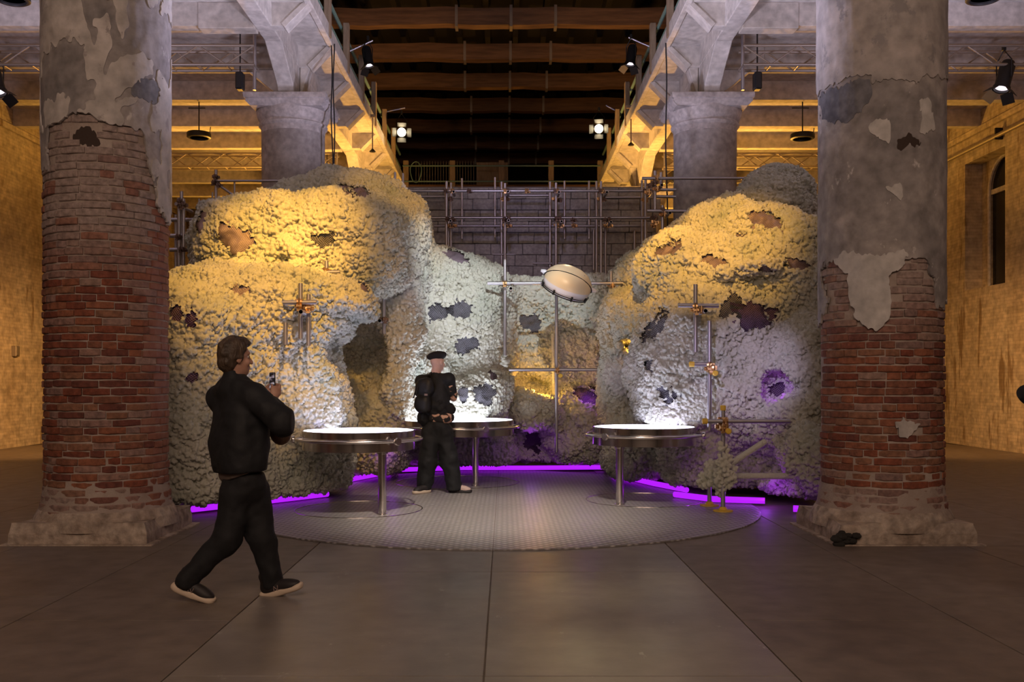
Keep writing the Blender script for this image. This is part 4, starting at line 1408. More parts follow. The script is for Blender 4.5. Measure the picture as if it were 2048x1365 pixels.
def table(cx, cy, r, sx_, sy_, knobs, label, top):
    t = empty('steel_table', (cx, cy, 0.014), label, 'table')
    MB().lathe([(r * .97, ZTOP - .205), (r, ZTOP - .20), (r, ZTOP - .004), (r - .006, ZTOP), (r - .018, ZTOP), (r - .018, ZTOP - .012), (r * .5, ZTOP - .012), (0.0, ZTOP - .012)], (cx, cy, 0), 96).lathe(
        [(0.0, ZTOP - .205), (r * .97, ZTOP - .205)], (cx, cy, 0), 96).build('drum', M_STEEL, t, smooth=True)
    MB().lathe([(0.0, ZTOP - .003), (r - .02, ZTOP - .003)], (cx, cy, 0), 96).lathe([(r - .02, ZTOP - .003), (r - .02, ZTOP - .011)], (cx, cy, 0), 96).build('screen', top, t)
    rr = r + .068
    zr = ZTOP - .092
    MB().tube([(cx + rr * math.cos(a), cy + rr * math.sin(a), zr) for a in [2 * PI * k / 96 for k in range(96)]], .0165, 10, closed=True).build('rail', M_STEEL2, t, smooth=True)
    for kd in knobs:
        a = math.radians(kd)
        d = Vector((math.sin(a), -math.cos(a), 0))
        c = Vector((cx, cy, zr))
        MB().lathe([(.012, 0), (.012, .075), (.037, .078), (.040, .084), (.040, .108), (.036, .113), (0.0, .114)], c + d * (r - .004), 20, axis=d).build('rail_knob', M_STEEL2, t, smooth=True)
    MB().lathe([(.043, .014), (.043, ZTOP - .20)], (sx_, sy_, 0), 28).build('stem', M_STEEL, t, smooth=True)
    MB().lathe([(.058, .014), (.058, .022), (.044, .026)], (sx_, sy_, 0), 28).build('stem_collar', M_STEEL2, t, smooth=True)
    MB().lathe([(.058, ZTOP - .207), (.058, ZTOP - .222), (.044, ZTOP - .226)], (sx_, sy_, 0), 28).build('stem_flange', M_STEEL2, t, smooth=True)
    # turntable let into the plate
    rf_ = r + .075
    MB().lathe([(rf_ - .006, .014), (rf_ - .005, .019), (rf_ + .005, .019), (rf_ + .006, .014)], (cx, cy, 0), 80, caps=False).build('floor_ring', M_STEEL2, plat, smooth=True)
    return t


table(-1.475, 10.25, .605, -1.17, 9.83, (43, -80, 162), 'round steel table nearest the walking visitor, its white top glowing', M_TOP)
table(-.55, 13.0, .77, -.29, 12.52, (28, -92, 148), 'widest round steel table, behind the visitor in the beret', M_TOPW)
table(1.716, 11.05, .595, 1.385, 10.63, (-47, 73, 193), 'round steel table with glowing top beside the right sprayed rock', M_TOP)

# ------------------------------------------------------------------ scaffold
TR = .0242


def coupler_mesh(m, seed):
    r = random.Random(seed)
    mb = MB()
    mb.lathe([(.026, -.03), (.036, -.028), (.036, .028), (.026, .03)], (0, 0, 0), 10)
    mb.lathe([(.026, -.03), (.036, -.028), (.036, .028), (.026, .03)], (0, -.055, .0), 10, axis=(1, 0, 0))
    mb.box(-.018, .018, -.045, -.01, -.03, .03)
    for x, z in ((.045, .0), (-.045, .012)):
        mb.tube([(x, -.03, z), (x, .03, z)], .008, 6)
        mb.lathe([(.0, -.01), (.014, -.01), (.014, .008), (0, .008)], (x, .03, z), 6, axis=(0, 1, 0))
        mb.box(x - .013, x + .013, -.012, .012, z - .022, z + .022)
    mb.tube([(0, -.095, .038), (0, -.095, -.045)], .008, 6)
    mb.box(-.02, .02, -.105, -.085, -.055, -.035)
    me = mb.mesh('coupler')
    me.materials.append(m)
    return me


CM = [coupler_mesh(M_COUPLER, 1), coupler_mesh(M_DARKCOUP, 2)]


def stubs(p, parent, dx=.075, dz=-.075, length=.35, r=TR):
    """short tube pointing at the viewer, its dark inside painted as a black disc"""
    q = Vector(p) + Vector((dx, 0, dz))
    o = MB().lathe([(r, 0), (r, length), (r * .8, length), (r * .8, length - .05), (0, length - .05)], (q.x, q.y - .16 + length * 0, q.z), 14, axis=(0, 1, 0)).build('tube', M_TUBE, parent, smooth=True)
    MB().lathe([(0, -.001), (r * .86, -.001)], (q.x, q.y - .16, q.z), 14, axis=(0, 1, 0)).build('mouth_shade', M_BLACK, o)  # black disc stands for the shade inside the tube


def cap(p, d, parent):
    MB().lathe([(TR * 1.02, -.035), (TR * 1.25, -.034), (TR * 1.3, .012), (TR * 1.05, .02), (0, .021)], p, 14, axis=d).build('end_cap', M_YELLOW, parent, smooth=True)


def scaffold(label, tubes, coups=(), caps=(), mouths=(), group=None, r=TR, name='scaffold', cmi=0, cat='scaffold'):
    base = min((Vector(q) for t in tubes for q in t[:2]), key=lambda v: v.z)
    s = empty(name, base, label, cat, group)
    for t in tubes:
        a, b = Vector(t[0]), Vector(t[1])
        rr = t[2] if len(t) > 2 else r
        MB().tube([a, b], rr, 12).build('tube', M_TUBE, s, smooth=True)
    for i, p in enumerate(coups):
        o = bpy.data.objects.new('coupler', CM[cmi if not isinstance(cmi, str) else i % 2])
        o.parent = s
        o.location = Vector(p) - base
        o.rotation_euler = (0, 0, random.uniform(-.3, .3))
        COL.objects.link(o)
    for p, d in caps:
        cap(p, d, s)
    for p in mouths:
        stubs(p, s)
    return s


# big frame in front of the block wall
def vt(px, y0, y1, Y): return (at(px, y0, Y), at(px, y1, Y))
def ht(x0, x1, py, Y): return (at(x0, py, Y), at(x1, py, Y))


YA, YB = 16.9, 17.55
tubes, coups = [], []
for px, y0, y1 in ((790, 345, 470), (893, 363, 560), (1010, 367, 560), (1112, 366, 560), (1202, 363, 560), (1291, 358, 560)):
    tubes.append(vt(px, y0, y1, YA))
for px, y0, y1 in ((806, 347, 470), (902, 366, 560), (1003, 364, 560), (1100, 364, 560), (1193, 363, 560), (1284, 361, 560)):
    tubes.append(vt(px, y0, y1, YB - .1))
for px, y0, y1 in ((924, 357, 478), (990, 355, 475), (1129, 362, 478), (1178, 362, 478), (1187, 460, 540), (1269, 462, 545), (1211, 437, 560), (897, 433, 560)):
    tubes.append(vt(px, y0, y1, YB + .1) + (.02,))
tubes += [ht(770, 1318, 382, YA - .06), ht(850, 1312, 436, YA - .06), ht(817, 896, 393, YB), ht(1010, 1100, 391, YB), ht(1210, 1286, 395, YB),
          ht(868, 1290, 452.5, YB), ht(985, 1031, 509, YA + .1) + (.014,), ht(1066, 1104, 527, YA + .2) + (.02,), ht(1117, 1146, 527, YA + .2) + (.02,)]
for px in (806, 893, 905, 940, 1010, 1016, 1055, 1110, 1116, 1200, 1206, 1290, 1300):
    coups.append(at(px, 383, YA - .05))
for px in (900, 1008, 1014, 1110, 1118, 1200, 1207, 1289):
    coups.append(at(px, 399 + (px % 3), YA + .15))
for px in (897, 906, 1010, 1016, 1112, 1120, 1147, 1211, 1218, 1305):
    coups.append(at(px, 438 + (px % 4), YA - .04))
    coups.append(at(px + 2, 452, YB - .05))
big = scaffold('large grid of grey scaffold tubes standing in front of the block wall', tubes, coups, cmi='mix')
for px, py in ((908, 387), (1016, 387), (1117, 388), (1212, 388), (1300, 388), (902, 445), (1017, 444), (1122, 446), (1220, 447)):
    stubs(at(px, py, YA - .1), big, 0, 0)

# grid of tubes in front of the sprayed back wall
YG = 13.75
g1 = scaffold('two tall scaffold poles with cross tubes before the sprayed back wall',
              [vt(1010, 520, 712, YG), vt(1113, 560, 905, YG), (at(975, 567, YG - .06), at(1273, 567, YG - .06)), (at(1018, 740, YG - .06), at(1204, 740, YG - .06)), vt(1222, 543, 640, YG)],
              [at(1011, 568, YG), at(1222, 572, YG), at(1113, 741, YG), at(1113, 568, YG)], mouths=[at(1011, 569, YG), at(1222, 569, YG)])
cap(at(1121, 752, YG - .14), (0, -1, 0), g1)
pole2 = scaffold('pale sprayed pole leaning behind the right one of the two tall poles', [(at(1106, 668, 14.9), at(1109, 812, 14.8), .03)], name='scaffold_pole')
pole2.children[0].data.materials.clear(); pole2.children[0].data.materials.append(M_FOAM)
scaffold('single short scaffold tube stuck in top of the right upright rib', [vt(1232, 590, 632, 13.35)], name='scaffold_tube')

# crosses of tube sticking out of the left rock
YL = 10.2
scaffold('scaffold cross with paired uprights on the left rock above the phone',
         [vt(601, 567, 678, YL), (at(566, 606, YL - .055), at(633, 605, YL - .055)), vt(617, 589, 692, YL + .06)],
         [at(601, 605, YL), at(601, 614, YL), at(617, 608, YL + .05), at(617, 618, YL + .05)], mouths=[at(594, 612, YL - .05)])
scaffold('lone short tube stub left of the paired uprights on the left rock', [vt(571, 646, 690, 10.2)], name='scaffold_tube')
scaffold('small tube cross planted on the ledge of the left rock', [vt(653, 522, 552, 11.3), (at(627, 546, 11.24), at(680, 544, 11.24))], [at(653, 543, 11.3)])
scaffold('upright tube with dark clamp beside the cave mouth', [vt(768, 593, 668, 12.5)], [at(768, 640, 12.5)], cmi=1, mouths=[at(751, 632, 12.5)])
# right rock
YR = 10.75
scaffold('tall scaffold cross on the right rock, without yellow caps',
         [vt(1391, 569, 705, YR), (at(1356, 611, YR - .055), at(1437, 612, YR - .055))], [at(1391, 614, YR), at(1391, 622, YR), at(1397, 620, YR)], mouths=[at(1392, 611, YR)])
scaffold('thin scaffold upright with yellow capped cross tube on the right rock',
         [vt(1419, 642, 862, YR), (at(1383, 729, YR - .055), at(1424, 729, YR - .055))], [at(1419, 731, YR), at(1419, 740, YR), at(1424, 736, YR)],
         [(at(1382, 729, YR - .055), (-1, 0, 0)), (at(1431, 747, YR - .12), (0, -1, 0))])
YF = 10.1
zf = .03
s1 = scaffold('standing scaffold post with long yellow capped arm and yellow base plate',
         [(at(1446, 815, YF), Vector((at(1446, 0, YF).x, YF, zf))), (at(1409, 843, YF - .055), at(1580, 843, YF - .055))],
         [at(1446, 841, YF), at(1446, 852, YF), at(1441, 856, YF)], [(at(1446, 815, YF), (0, 0, 1)), (at(1408, 843, YF - .055), (-1, 0, 0)), (at(1457, 863, YF - .12), (0, -1, 0))])
x0 = at(1446, 0, YF).x
MB().lathe([(0, .014), (.105, .014), (.105, .024), (.05, .03), (.03, .06), (0, .06)], (x0, YF, 0), 20).build('base_plate', M_YELLOW, s1)
x0 = at(1419, 0, 10.55).x
s2 = scaffold('short post on a yellow base plate behind the standing scaffold post', [((x0, 10.55, .03), (x0, 10.55, .5))])
MB().lathe([(0, .014), (.105, .014), (.105, .024), (.05, .03), (.03, .06), (0, .06)], (x0, 10.55, 0), 20).build('base_plate', M_YELLOW, s2)
# tubes caked in pulp, low right
cr = scaffold('crossed scaffold tubes caked in pulp low on the right rock',
              [(at(1455, 933, 10.25), at(1530, 884, 10.4), .036), (at(1430, 953, 10.35), at(1600, 953, 10.35), .036)])
for ch in cr.children:
    ch.data.materials.clear(); ch.data.materials.append(M_FOAM)
fb = Field((1.9, 9.8, 0), (2.9, 10.9, 1.2), .018)
for px, py, Y, r in ((1446, 935, 10.12, .075), (1443, 958, 10.15, .085), (1458, 962, 10.12, .07), (1430, 955, 10.3, .08), (1447, 915, 10.11, .062), (1440, 975, 10.15, .06), (1462, 942, 10.2, .06), (1446, 893, 10.11, .05), (1412, 958, 10.35, .075), (1425, 935, 10.4, .07)):
    fb.ell(at(px, py, Y), (r, r * .8, r * 1.2), .05)
fb.rough(.03, .09, 9)
v, q = fb.mesh()
me = modmesh(np_mesh('pulp_clod', v, q), [('SUBSURF', dict(levels=1, render_levels=1)), ('DISPLACE', dict(texture=voronoi(.042), strength=-.085, mid_level=.45, texture_coords='GLOBAL'))], 'pulp_clod')
link('pulp_clod', me, M_FOAM, cr)

# upper right tubes before the stone column
YU = 15.25
ur = scaffold('upper scaffold tubes crossing in front of the right stone capital column',
         [vt(1310, 342, 425, YU), (at(1284, 357, YU - .055), at(1500, 357, YU - .055)), vt(1325, 411, 530, YU - .3), (at(1294, 422, YU - .36), at(1500, 425, YU - .36)),
          (at(1300, 380, YU + .1), at(1352, 380, YU + .1)), (at(1306, 393, YU + .1), at(1352, 394, YU + .1)), vt(1322, 345, 380, YU + .2)],
         [at(1310, 357, YU), at(1310, 366, YU), at(1312, 379, YU), at(1300, 372, YU), at(1296, 386, YU), at(1325, 421, YU - .3), at(1325, 430, YU - .3), at(1308, 437, YU - .2), at(1310, 445, YU - .2)],
         mouths=[at(1311, 365, YU), at(1327, 420, YU - .3)], cmi='mix')
# upper left tubes behind the left rock
YV = 14.6
scaffold('thin scaffold tubes rising behind the yellow top of the left rock',
         [vt(432, 340, 410, YV), (at(428, 362, YV - .05), at(575, 362, YV - .05), .018), vt(469, 363, 395, YV) + (.014,), (at(434, 368, YV), at(468, 392, YV), .02), vt(425, 385, 410, YV) + (.014,), vt(398, 398, 420, YV) + (.014,)],
         [at(432, 355, YV), at(432, 367, YV), at(438, 372, YV)], cmi=1)
YW = 13.4
scaffold('dark cluster of scaffold uprights between the left brick column and the rock',
         [vt(358, 396, 540, YW), vt(363, 383, 540, YW + .15), vt(367, 398, 540, YW), vt(352, 430, 540, YW + .4), (at(352, 408, YW - .05), at(384, 424, YW + .4)),
          (at(340, 472, YW + .1), at(396, 472, YW + .1), .03), (at(340, 500, YW + .2), at(396, 500, YW + .2), .03), (at(340, 440, YW + .3), at(396, 440, YW + .3), .03)],
         [at(362, 404, YW), at(362, 414, YW), at(368, 411, YW), at(360, 475, YW), at(366, 500, YW)], cmi=1)
scaffold('scaffold tubes poking up between right rock and the right brick column',
         [vt(1626, 408, 440, 13.6), vt(1588, 400, 440, 14.6) + (.012,), (at(1560, 423, 14.6), at(1650, 423, 14.6), .018), vt(1632, 430, 470, 13.5)],
         [at(1590, 424, 14.6), at(1627, 428, 13.6), at(1630, 436, 13.6)], cmi=0)

# ------------------------------------------------------------------ block wall behind the scaffold
bw = struct('wall_block', (0, 18, 0), 'partition of grey blocks behind the scaffold')
MB().box(-3.05, 2.97, 18.02, 18.25, 0, 5.08).build('block_mortar', M_BLOCKMORTAR, bw)
bm_ = []
for wv in (.20, .30, .40, .46):
    for s in range(2):
        r = random.Random(wv * 100 + s)
        me = MB().box(-wv / 2 + .005, wv / 2 - .005, -.03, .03, -.1, .1).mesh('block', bevel=.008)
        for v_ in me.vertices:
            v_.co += Vector((r.uniform(-.003, .003), r.uniform(-.008, .004), r.uniform(-.004, .004)))
        me.materials.append(M_BLOCK)
        bm_.append((wv, me))
r = random.Random(11)
z = 2.3
row = 0
while z < 5.0:
    x = -3.05 + (row % 2) * .2 - .1
    while x < 2.9:
        wv, me = r.choice(bm_[2:] + bm_[4:])
        if x + wv > 3.0: wv, me = bm_[0]
        o = bpy.data.objects.new('block', me)
        o.parent = bw
        o.location = (x + wv / 2, r.uniform(-.012, .008), z + .105)
        o.rotation_euler = (0, r.uniform(-.008, .008), r.uniform(-.012, .012))
        COL.objects.link(o)
        x += wv
    z += .212
    row += 1

# ------------------------------------------------------------------ round tilted lamp on the pole
pc = at(1135, 568, 13.35)
pod = empty('round_lamp', pc, 'round cream lamp housing with dark hoops, tilted on the tall pole', 'lamp')
ax = Vector((math.sin(math.radians(21)), -.42, math.cos(math.radians(21)))).normalized()
M_CREAM = mat('cream_dome', (.80, .66, .44), .35)
M_FROST = mat('frosted_dome', (.72, .70, .74), .3)
rp = .345
MB().lathe([(0, .235), (.10, .232), (.18, .217), (.25, .182), (.305, .130), (.335, .08), (.345, .03), (.345, .0)], pc, 48, axis=ax).build('dome', M_CREAM, pod, smooth=True)
MB().lathe([(.345, .0), (.345, -.02), (.335, -.07), (.315, -.11), (.30, -.122), (.27, -.13), (0, -.132)], pc, 48, axis=ax).build('diffuser', M_FROST, pod, smooth=True)
u = ax.orthogonal().normalized(); v = ax.cross(u)
def ringp(rad, off, n=48): return [pc + ax * off + rad * (math.cos(2 * PI * k / n) * u + math.sin(2 * PI * k / n) * v) for k in range(n)]
MB().tube(ringp(.335, -.118), .009, 8, closed=True).build('hoop', M_BLACK, pod, smooth=True)
MB().tube(ringp(.345, -.092), .006, 8, closed=True).build('hoop', M_BLACK, pod, smooth=True)
for k in range(8):
    a = 2 * PI * (k + .35) / 8
    d = math.cos(a) * u + math.sin(a) * v
    MB().obox(pc + d * .342 - ax * .095, d * .014, ax * .034, ax.cross(d) * .011).build('standoff', M_BLACK, pod)
hx = Vector((math.cos(math.radians(21)), 0, -math.sin(math.radians(21))))
hx = (hx - hx.dot(ax) * ax).normalized()
bk = ax.cross(hx) if ax.cross(hx).y > 0 else -ax.cross(hx)
a_, b_2 = .72, -.69
sc_ = 1 / math.sqrt((a_ / .247) ** 2 + (b_2 / .353) ** 2)
MB().tube([pc + .353 * math.cos(t) * hx + sc_ * math.sin(t) * (a_ * ax + b_2 * bk) for t in [PI * k / 28 for k in range(29)]], .009, 8).build('strap', M_BLACK, pod, smooth=True)
for s in (-1, 1):
    MB().lathe([(0.03, 0), (.034, .03), (.026, .05), (.018, .075), (0, .078)], pc + ax * .045 + hx * s * .34, 16, axis=hx * s).build('side_knob', M_FROST, pod, smooth=True)
MB().tube([pc + Vector((-.06, .22, .02)), pc + Vector((-.12, .40, .0))], .025, 10).build('arm', M_BLACK, pod)
c0 = pc + ax * .178 + hx * .17 + Vector((0, -.06, 0))
MB().obox(c0, hx * .012, Vector((0, .01, 0)), ax * .012).build('latch', M_BLACK, pod)

# ------------------------------------------------------------------ theatre spotlights
def theatre_spot(label, c, aim, lens, bar=None, size=1.0, hang=.34):
    c = Vector(c)
    d = (Vector(aim) - c).normalized()
    s = empty('theatre_spotlight', c, label, 'spotlight')
    r = .085 * size
    MB().lathe([(0, -.22 * size), (r * .8, -.22 * size), (r, -.17 * size), (r, .10 * size), (r * 1.15, .11 * size), (r * 1.15, .14 * size), (r * .95, .14 * size), (r * .9, .10 * size), (0, .10 * size)], c, 20, axis=d).build('housing', M_BLACK, s, smooth=True, angle=30)
    MB().lathe([(0, .122 * size), (r * .6, .118 * size), (r * .93, .108 * size)], c, 20, axis=d).build('lens', lens, s, smooth=True)
    u = d.orthogonal().normalized()
    u = (Vector((0, 0, 1)) - Vector((0, 0, 1)).dot(d) * d).normalized()
    v = d.cross(u)
    for e, f in ((u, v), (-u, v), (v, u), (-v, u)):
        p = c + d * .14 * size + e * r * 1.1
        o_ = (d * .9 + e * .75).normalized()
        nn_ = o_.cross(f).normalized()
        MB().obox(p + o_ * .065 * size, o_ * .065 * size, f * r * .95, nn_ * .002).build('barn_door', M_BARNDOOR if (e is v or e is f) and lens is not M_LAMPHOT else M_BLACK, s)
    top = c + Vector((0, 0, hang * size))
    side = v
    MB().tube([c + side * (r + .015), c + side * (r + .02) + Vector((0, 0, hang * .6 * size)), top, c - side * (r + .02) + Vector((0, 0, hang * .6 * size)), c - side * (r + .015)], .010, 6).build('yoke', M_BLACK, s)
    MB().obox(top + Vector((0, 0, .03)), (.025, 0, 0), (0, .03, 0), (0, 0, .045)).build('clamp', M_BLACK, s, bevel=.006)
    if bar:
        MB().tube([bar[0], bar[1]], .02, 8).build('bar', M_TUBE, s, smooth=True)
    return s


def gspot(px, py, Y, aim, lens, bar, label, size=1.0):
    c = at(px, py, Y)
    top = c.z + .34 * size + .05
    theatre_spot(label, c, aim, lens, bar, size)


gspot(736, 118, 18.5, at(880, 900, 17.2), M_LAMPDIM, (at(698, 103, 18.5), at(746, 81, 18.5)), 'black theatre spotlight on the left gallery rail, not dazzling', 1.1)
gspot(1262, 115, 18.5, at(1140, 900, 17.2), M_LAMPDIM, (at(1308, 97, 18.5), at(1257, 75, 18.5)), 'black theatre spotlight on the right gallery rail, not dazzling', 1.1)
gspot(803, 264, 23.2, (0.1, 4, 1.4), M_LAMPHOT, (at(766, 225, 23.2), at(810, 216, 23.2)), 'dazzling theatre spotlight at the far end of the left gallery rail', 1.3)
gspot(1198, 257, 23.2, (0.1, 4, 1.4), M_LAMPHOT, (at(1244, 228, 23.2), at(1212, 211, 23.2)), 'dazzling theatre spotlight at the far end of the right gallery rail', 1.3)
gspot(2008, 158, 15.0, (6.2, 14.2, 1), M_LAMPDIM, None, 'black theatre spotlight hanging from the right aisle truss', 1.35)
gspot(-8, 166, 15.0, (-6.2, 14.2, 1), M_LAMPDIM, None, 'theatre spotlight cut by the left edge, under the left aisle truss', 1.35)
# the two dazzling lamps throw their light on the floor towards the camera
for px in (803, 1198):
    c = at(px, 270, 23.0)
    spot('spot_far', c, (c.x * .3, 8.5, 0), 250, (1.0, .74, .40), 26, .8, .08)

# hoop lamps, rods and cables
def hoop_lamp(px, py, Y, label):
    c = at(px, py, Y)
    h = empty('hoop_lamp', c, label, 'lamp', 'hoop lamps under the aisle ceilings')
    MB().lathe([(.17, .05), (.215, .05), (.225, .03), (.225, -.04), (.20, -.055), (.175, -.055), (.165, -.03), (.17, .05)], c, 32).build('housing', M_BLACK, h, smooth=True)
    MB().lathe([(0, -.02), (.17, -.02)], c, 32).build('diffuser', mat('dim_diffuser', (.42, .34, .22), .5), h)
    zt = ZB - .01
    MB().tube([(c.x, c.y, c.z + .04), (c.x, c.y, zt)], .012, 6).tube([(c.x - .2, c.y, zt - .12), (c.x + .12, c.y, zt - .12)], .012, 6).tube([(c.x + .2, c.y, c.z), (c.x + .22, c.y, c.z + .16)], .008, 6).build('bracket', M_BLACK, h)


hoop_lamp(398, 271, 18.11, 'dark hoop lamp hanging beside the left brick column')
hoop_lamp(1605, 273, 18.11, 'dark hoop lamp hanging beside the right brick column')
hoop_lamp(24, -6, 12.45, 'dark hoop lamp at the very top left corner')
hoop_lamp(1968, -8, 12.45, 'dark hoop lamp at the very top right edge')


def pendant(px, y0, y1, Y, label):
    a, b = at(px, y0, Y), at(px, y1, Y)
    s = empty('hanging_sensor', b, label, 'sensor')
    MB().tube([a, b], .014, 6).build('rod', M_POST, s)
    MB().box(a.x - .1, a.x + .04, a.y - .03, a.y + .03, a.z - .03, a.z + .03).build('clamp', M_POST, s)
    MB().lathe([(.012, .06), (.07, 0), (.06, -.015), (0, -.02)], b, 14).build('sensor_head', M_BLACK, s)


pendant(745, 232, 303, 20.5, 'thin rod with a dark cone hanging off the left gallery')
pendant(1262, 214, 290, 20.5, 'thin rod with a dark cone hanging off the right gallery')


def cable(px, y0, y1, Y, label, n):
    s = empty('hanging_cable', at(px, y1, Y), label, 'cable')
    for k in range(n):
        pts = [at(px + k * 4 + 1.5 * math.sin(t * .9 + k * 2) + (t - 6) * .25 * (1 if k == 0 else .2), y0 + (y1 - y0) * t / 12, Y) for t in range(13)]
        MB().tube(pts, .012, 6).build('strand', M_RUBBER, s, smooth=True)


cable(664, 88, 420, 16.0, 'pair of black cables hanging down beside the left stone capital', 2)
cable(1333, 86, 560, 15.6, 'single black cable hanging in front of the right stone capital', 1)
# ------------------------------------------------------------------ people
M_SKIN = noise_mat('skin', [(0.3, (.44, .24, .17)), (.7, (.52, .30, .22))], 20, bump=.05, rough=.55)
M_SKINP = noise_mat('skin_pale', [(0.3, (.58, .36, .30)), (.7, (.66, .43, .36))], 20, bump=.05, rough=.55)
M_HAIR = noise_mat('brown_hair', [(0.3, (.035, .022, .014)), (.7, (.10, .065, .04))], 22, stretch=(1, 1, .25), rough=.5, bump=.9, bscale=70, bdist=.012)
M_JACKET = noise_mat('black_jacket', [(0.3, (.005, .006, .008)), (.7, (.009, .010, .013))], 5, rough=.75, bump=.3, bscale=14, bdist=.02)
M_TROUS = noise_mat('black_trousers', [(0.3, (.004, .0045, .006)), (.7, (.008, .008, .010))], 5, rough=.8, bump=.3, bscale=12, bdist=.02)
M_TEE = mat('taupe_tee', (.16, .12, .10), .9)
M_SHOE = mat('black_shoe', (.018, .014, .014), .6)
M_SOLE = mat('cream_sole', (.62, .50, .38), .6)
M_MARK = mat('grey_mark', (.26, .19, .17), .5)
M_EYE = mat('eye_white', (.8, .78, .75), .2)
M_IRIS = mat('eye_dark', (.03, .02, .015), .15)
M_BERET = mat('black_felt', (.010, .009, .011), .95)
M_FLORAL = mat('floral_cloth', (.02, .02, .02), .8)
_b = M_FLORAL.node_tree.nodes['Principled BSDF']
_g = N(M_FLORAL, 'ShaderNodeNewGeometry')
_n = N(M_FLORAL, 'ShaderNodeTexNoise'); _n.inputs['Scale'].default_value = 11; _n.inputs['Detail'].default_value = 2
L(M_FLORAL, _g.outputs['Position'], _n.inputs['Vector'])
_r = ramp(M_FLORAL, [(.53, (.014, .012, .013)), (.56, (.55, .30, .20)), (.66, (.62, .42, .33))])
L(M_FLORAL, _n.outputs['Fac'], _r.inputs['Fac']); L(M_FLORAL, _r.outputs['Color'], _b.inputs['Base Color'])


def V3(*a): return np.array(a, float)


def frame(yaw):
    """facing, right, up for a heading measured from +X towards +Y"""
    f = V3(math.cos(yaw), math.sin(yaw), 0)
    r = V3(math.sin(yaw), -math.cos(yaw), 0)
    return f, r, V3(0, 0, 1)


def A(px, py, Y): return np.array(at(px, py, Y), float)


def fmesh(name, fld, m, parent, sub=0):
    v, q = fld.mesh()
    me = np_mesh(name, v, q)
    mods = [('SMOOTH', dict(factor=.5, iterations=2))]
    if sub: mods.append(('SUBSURF', dict(levels=sub, render_levels=sub)))
    me = modmesh(me, mods, name)
    me.materials.clear()
    return link(name, me, m, parent)


def head(F_, C, f, r, u, k=.02):
    R = np.stack([r, f, u], 1)
    F_.ell(C - f * .012 + u * .028, (.074, .094, .098), k, R)
    F_.ell(C + f * .030 - u * .06, (.056, .062, .062), .03, R)
    F_.ell(C + f * .052 - u * .098, (.026, .028, .022), .025, R)      # chin
    F_.cone(C + f * .082 + u * .012, C + f * .108 - u * .030, .009, .014, .012)
    F_.ell(C + f * .075 + u * .030, (.052, .016, .012), .02, R)       # brow
    F_.ell(C + f * .084 - u * .058, (.022, .011, .008), .008, R)      # mouth
    for s in (-1, 1):
        F_.ell(C + s * r * .031 + f * .088 + u * .008, (.017, .012, .011), .01, R, 2.0, True)
        F_.ell(C + s * r * .047 + f * .060 - u * .030, (.02, .02, .02), .02, R)   # cheek
        Re = np.stack([r, (f - u * .2) / 1.02, (u + f * .2) / 1.02], 1)
        F_.ell(C + s * r * .077 - f * .006 - u * .006, (.011, .021, .034), .008, Re)
        F_.ell(C + s * r * .090 - f * .002 - u * .004, (.007, .012, .02), .006, Re, 2.0, True)


def eyes(C, f, r, u, parent):
    for s in (-1, 1):
        p = C + s * r * .031 + f * .071 + u * .008
        e = MB().lathe([(0, -.0115), (.008, -.008), (.0115, 0), (.008, .008), (0, .0115)], p - f * .005, 14, axis=Vector(f)).build('eye', M_EYE, parent, smooth=True)
        MB().lathe([(0, .0118), (.0052, .0104)], p, 12, axis=Vector(f)).build('iris', M_IRIS, e)


def grip_hand(F_, W, P, side, f, r, u):
    """hand closed round the edge of a phone centred at P; side = +1 right, -1 left"""
    s = side
    pc = P + s * r * .047 - u * .052 - f * .004
    R = np.stack([r, f, u], 1)
    F_.cone(W, pc - u * .02, .026, .028, .02)
    F_.ell(pc, (.019, .036, .042), .015, R)
    ln = (1.0, 1.08, 1.0, .82)
    for i in range(4):
        h = .034 - .0195 * i
        k0 = pc + f * .030 + u * (h * .9 + .004) + s * r * .004
        k1 = P + s * r * (.036) + f * .036 + u * (h - .044)
        k2 = P + s * r * (.036 - .026 * ln[i]) + f * .026 + u * (h - .038)
        k3 = P + s * r * (.036 - .044 * ln[i]) + f * .0165 + u * (h - .036)
        F_.chain([k0, k1, k2, k3], [.0105, .0095, .0085, .0072], .005)
    t0 = pc - f * .026 - u * .012
    t1 = P + s * r * .044 - f * .026 - u * .028
    t2 = P + s * r * .020 - f * .0145 - u * .006
    F_.chain([t0, t1, t2], [.0125, .0105, .0085], .006)


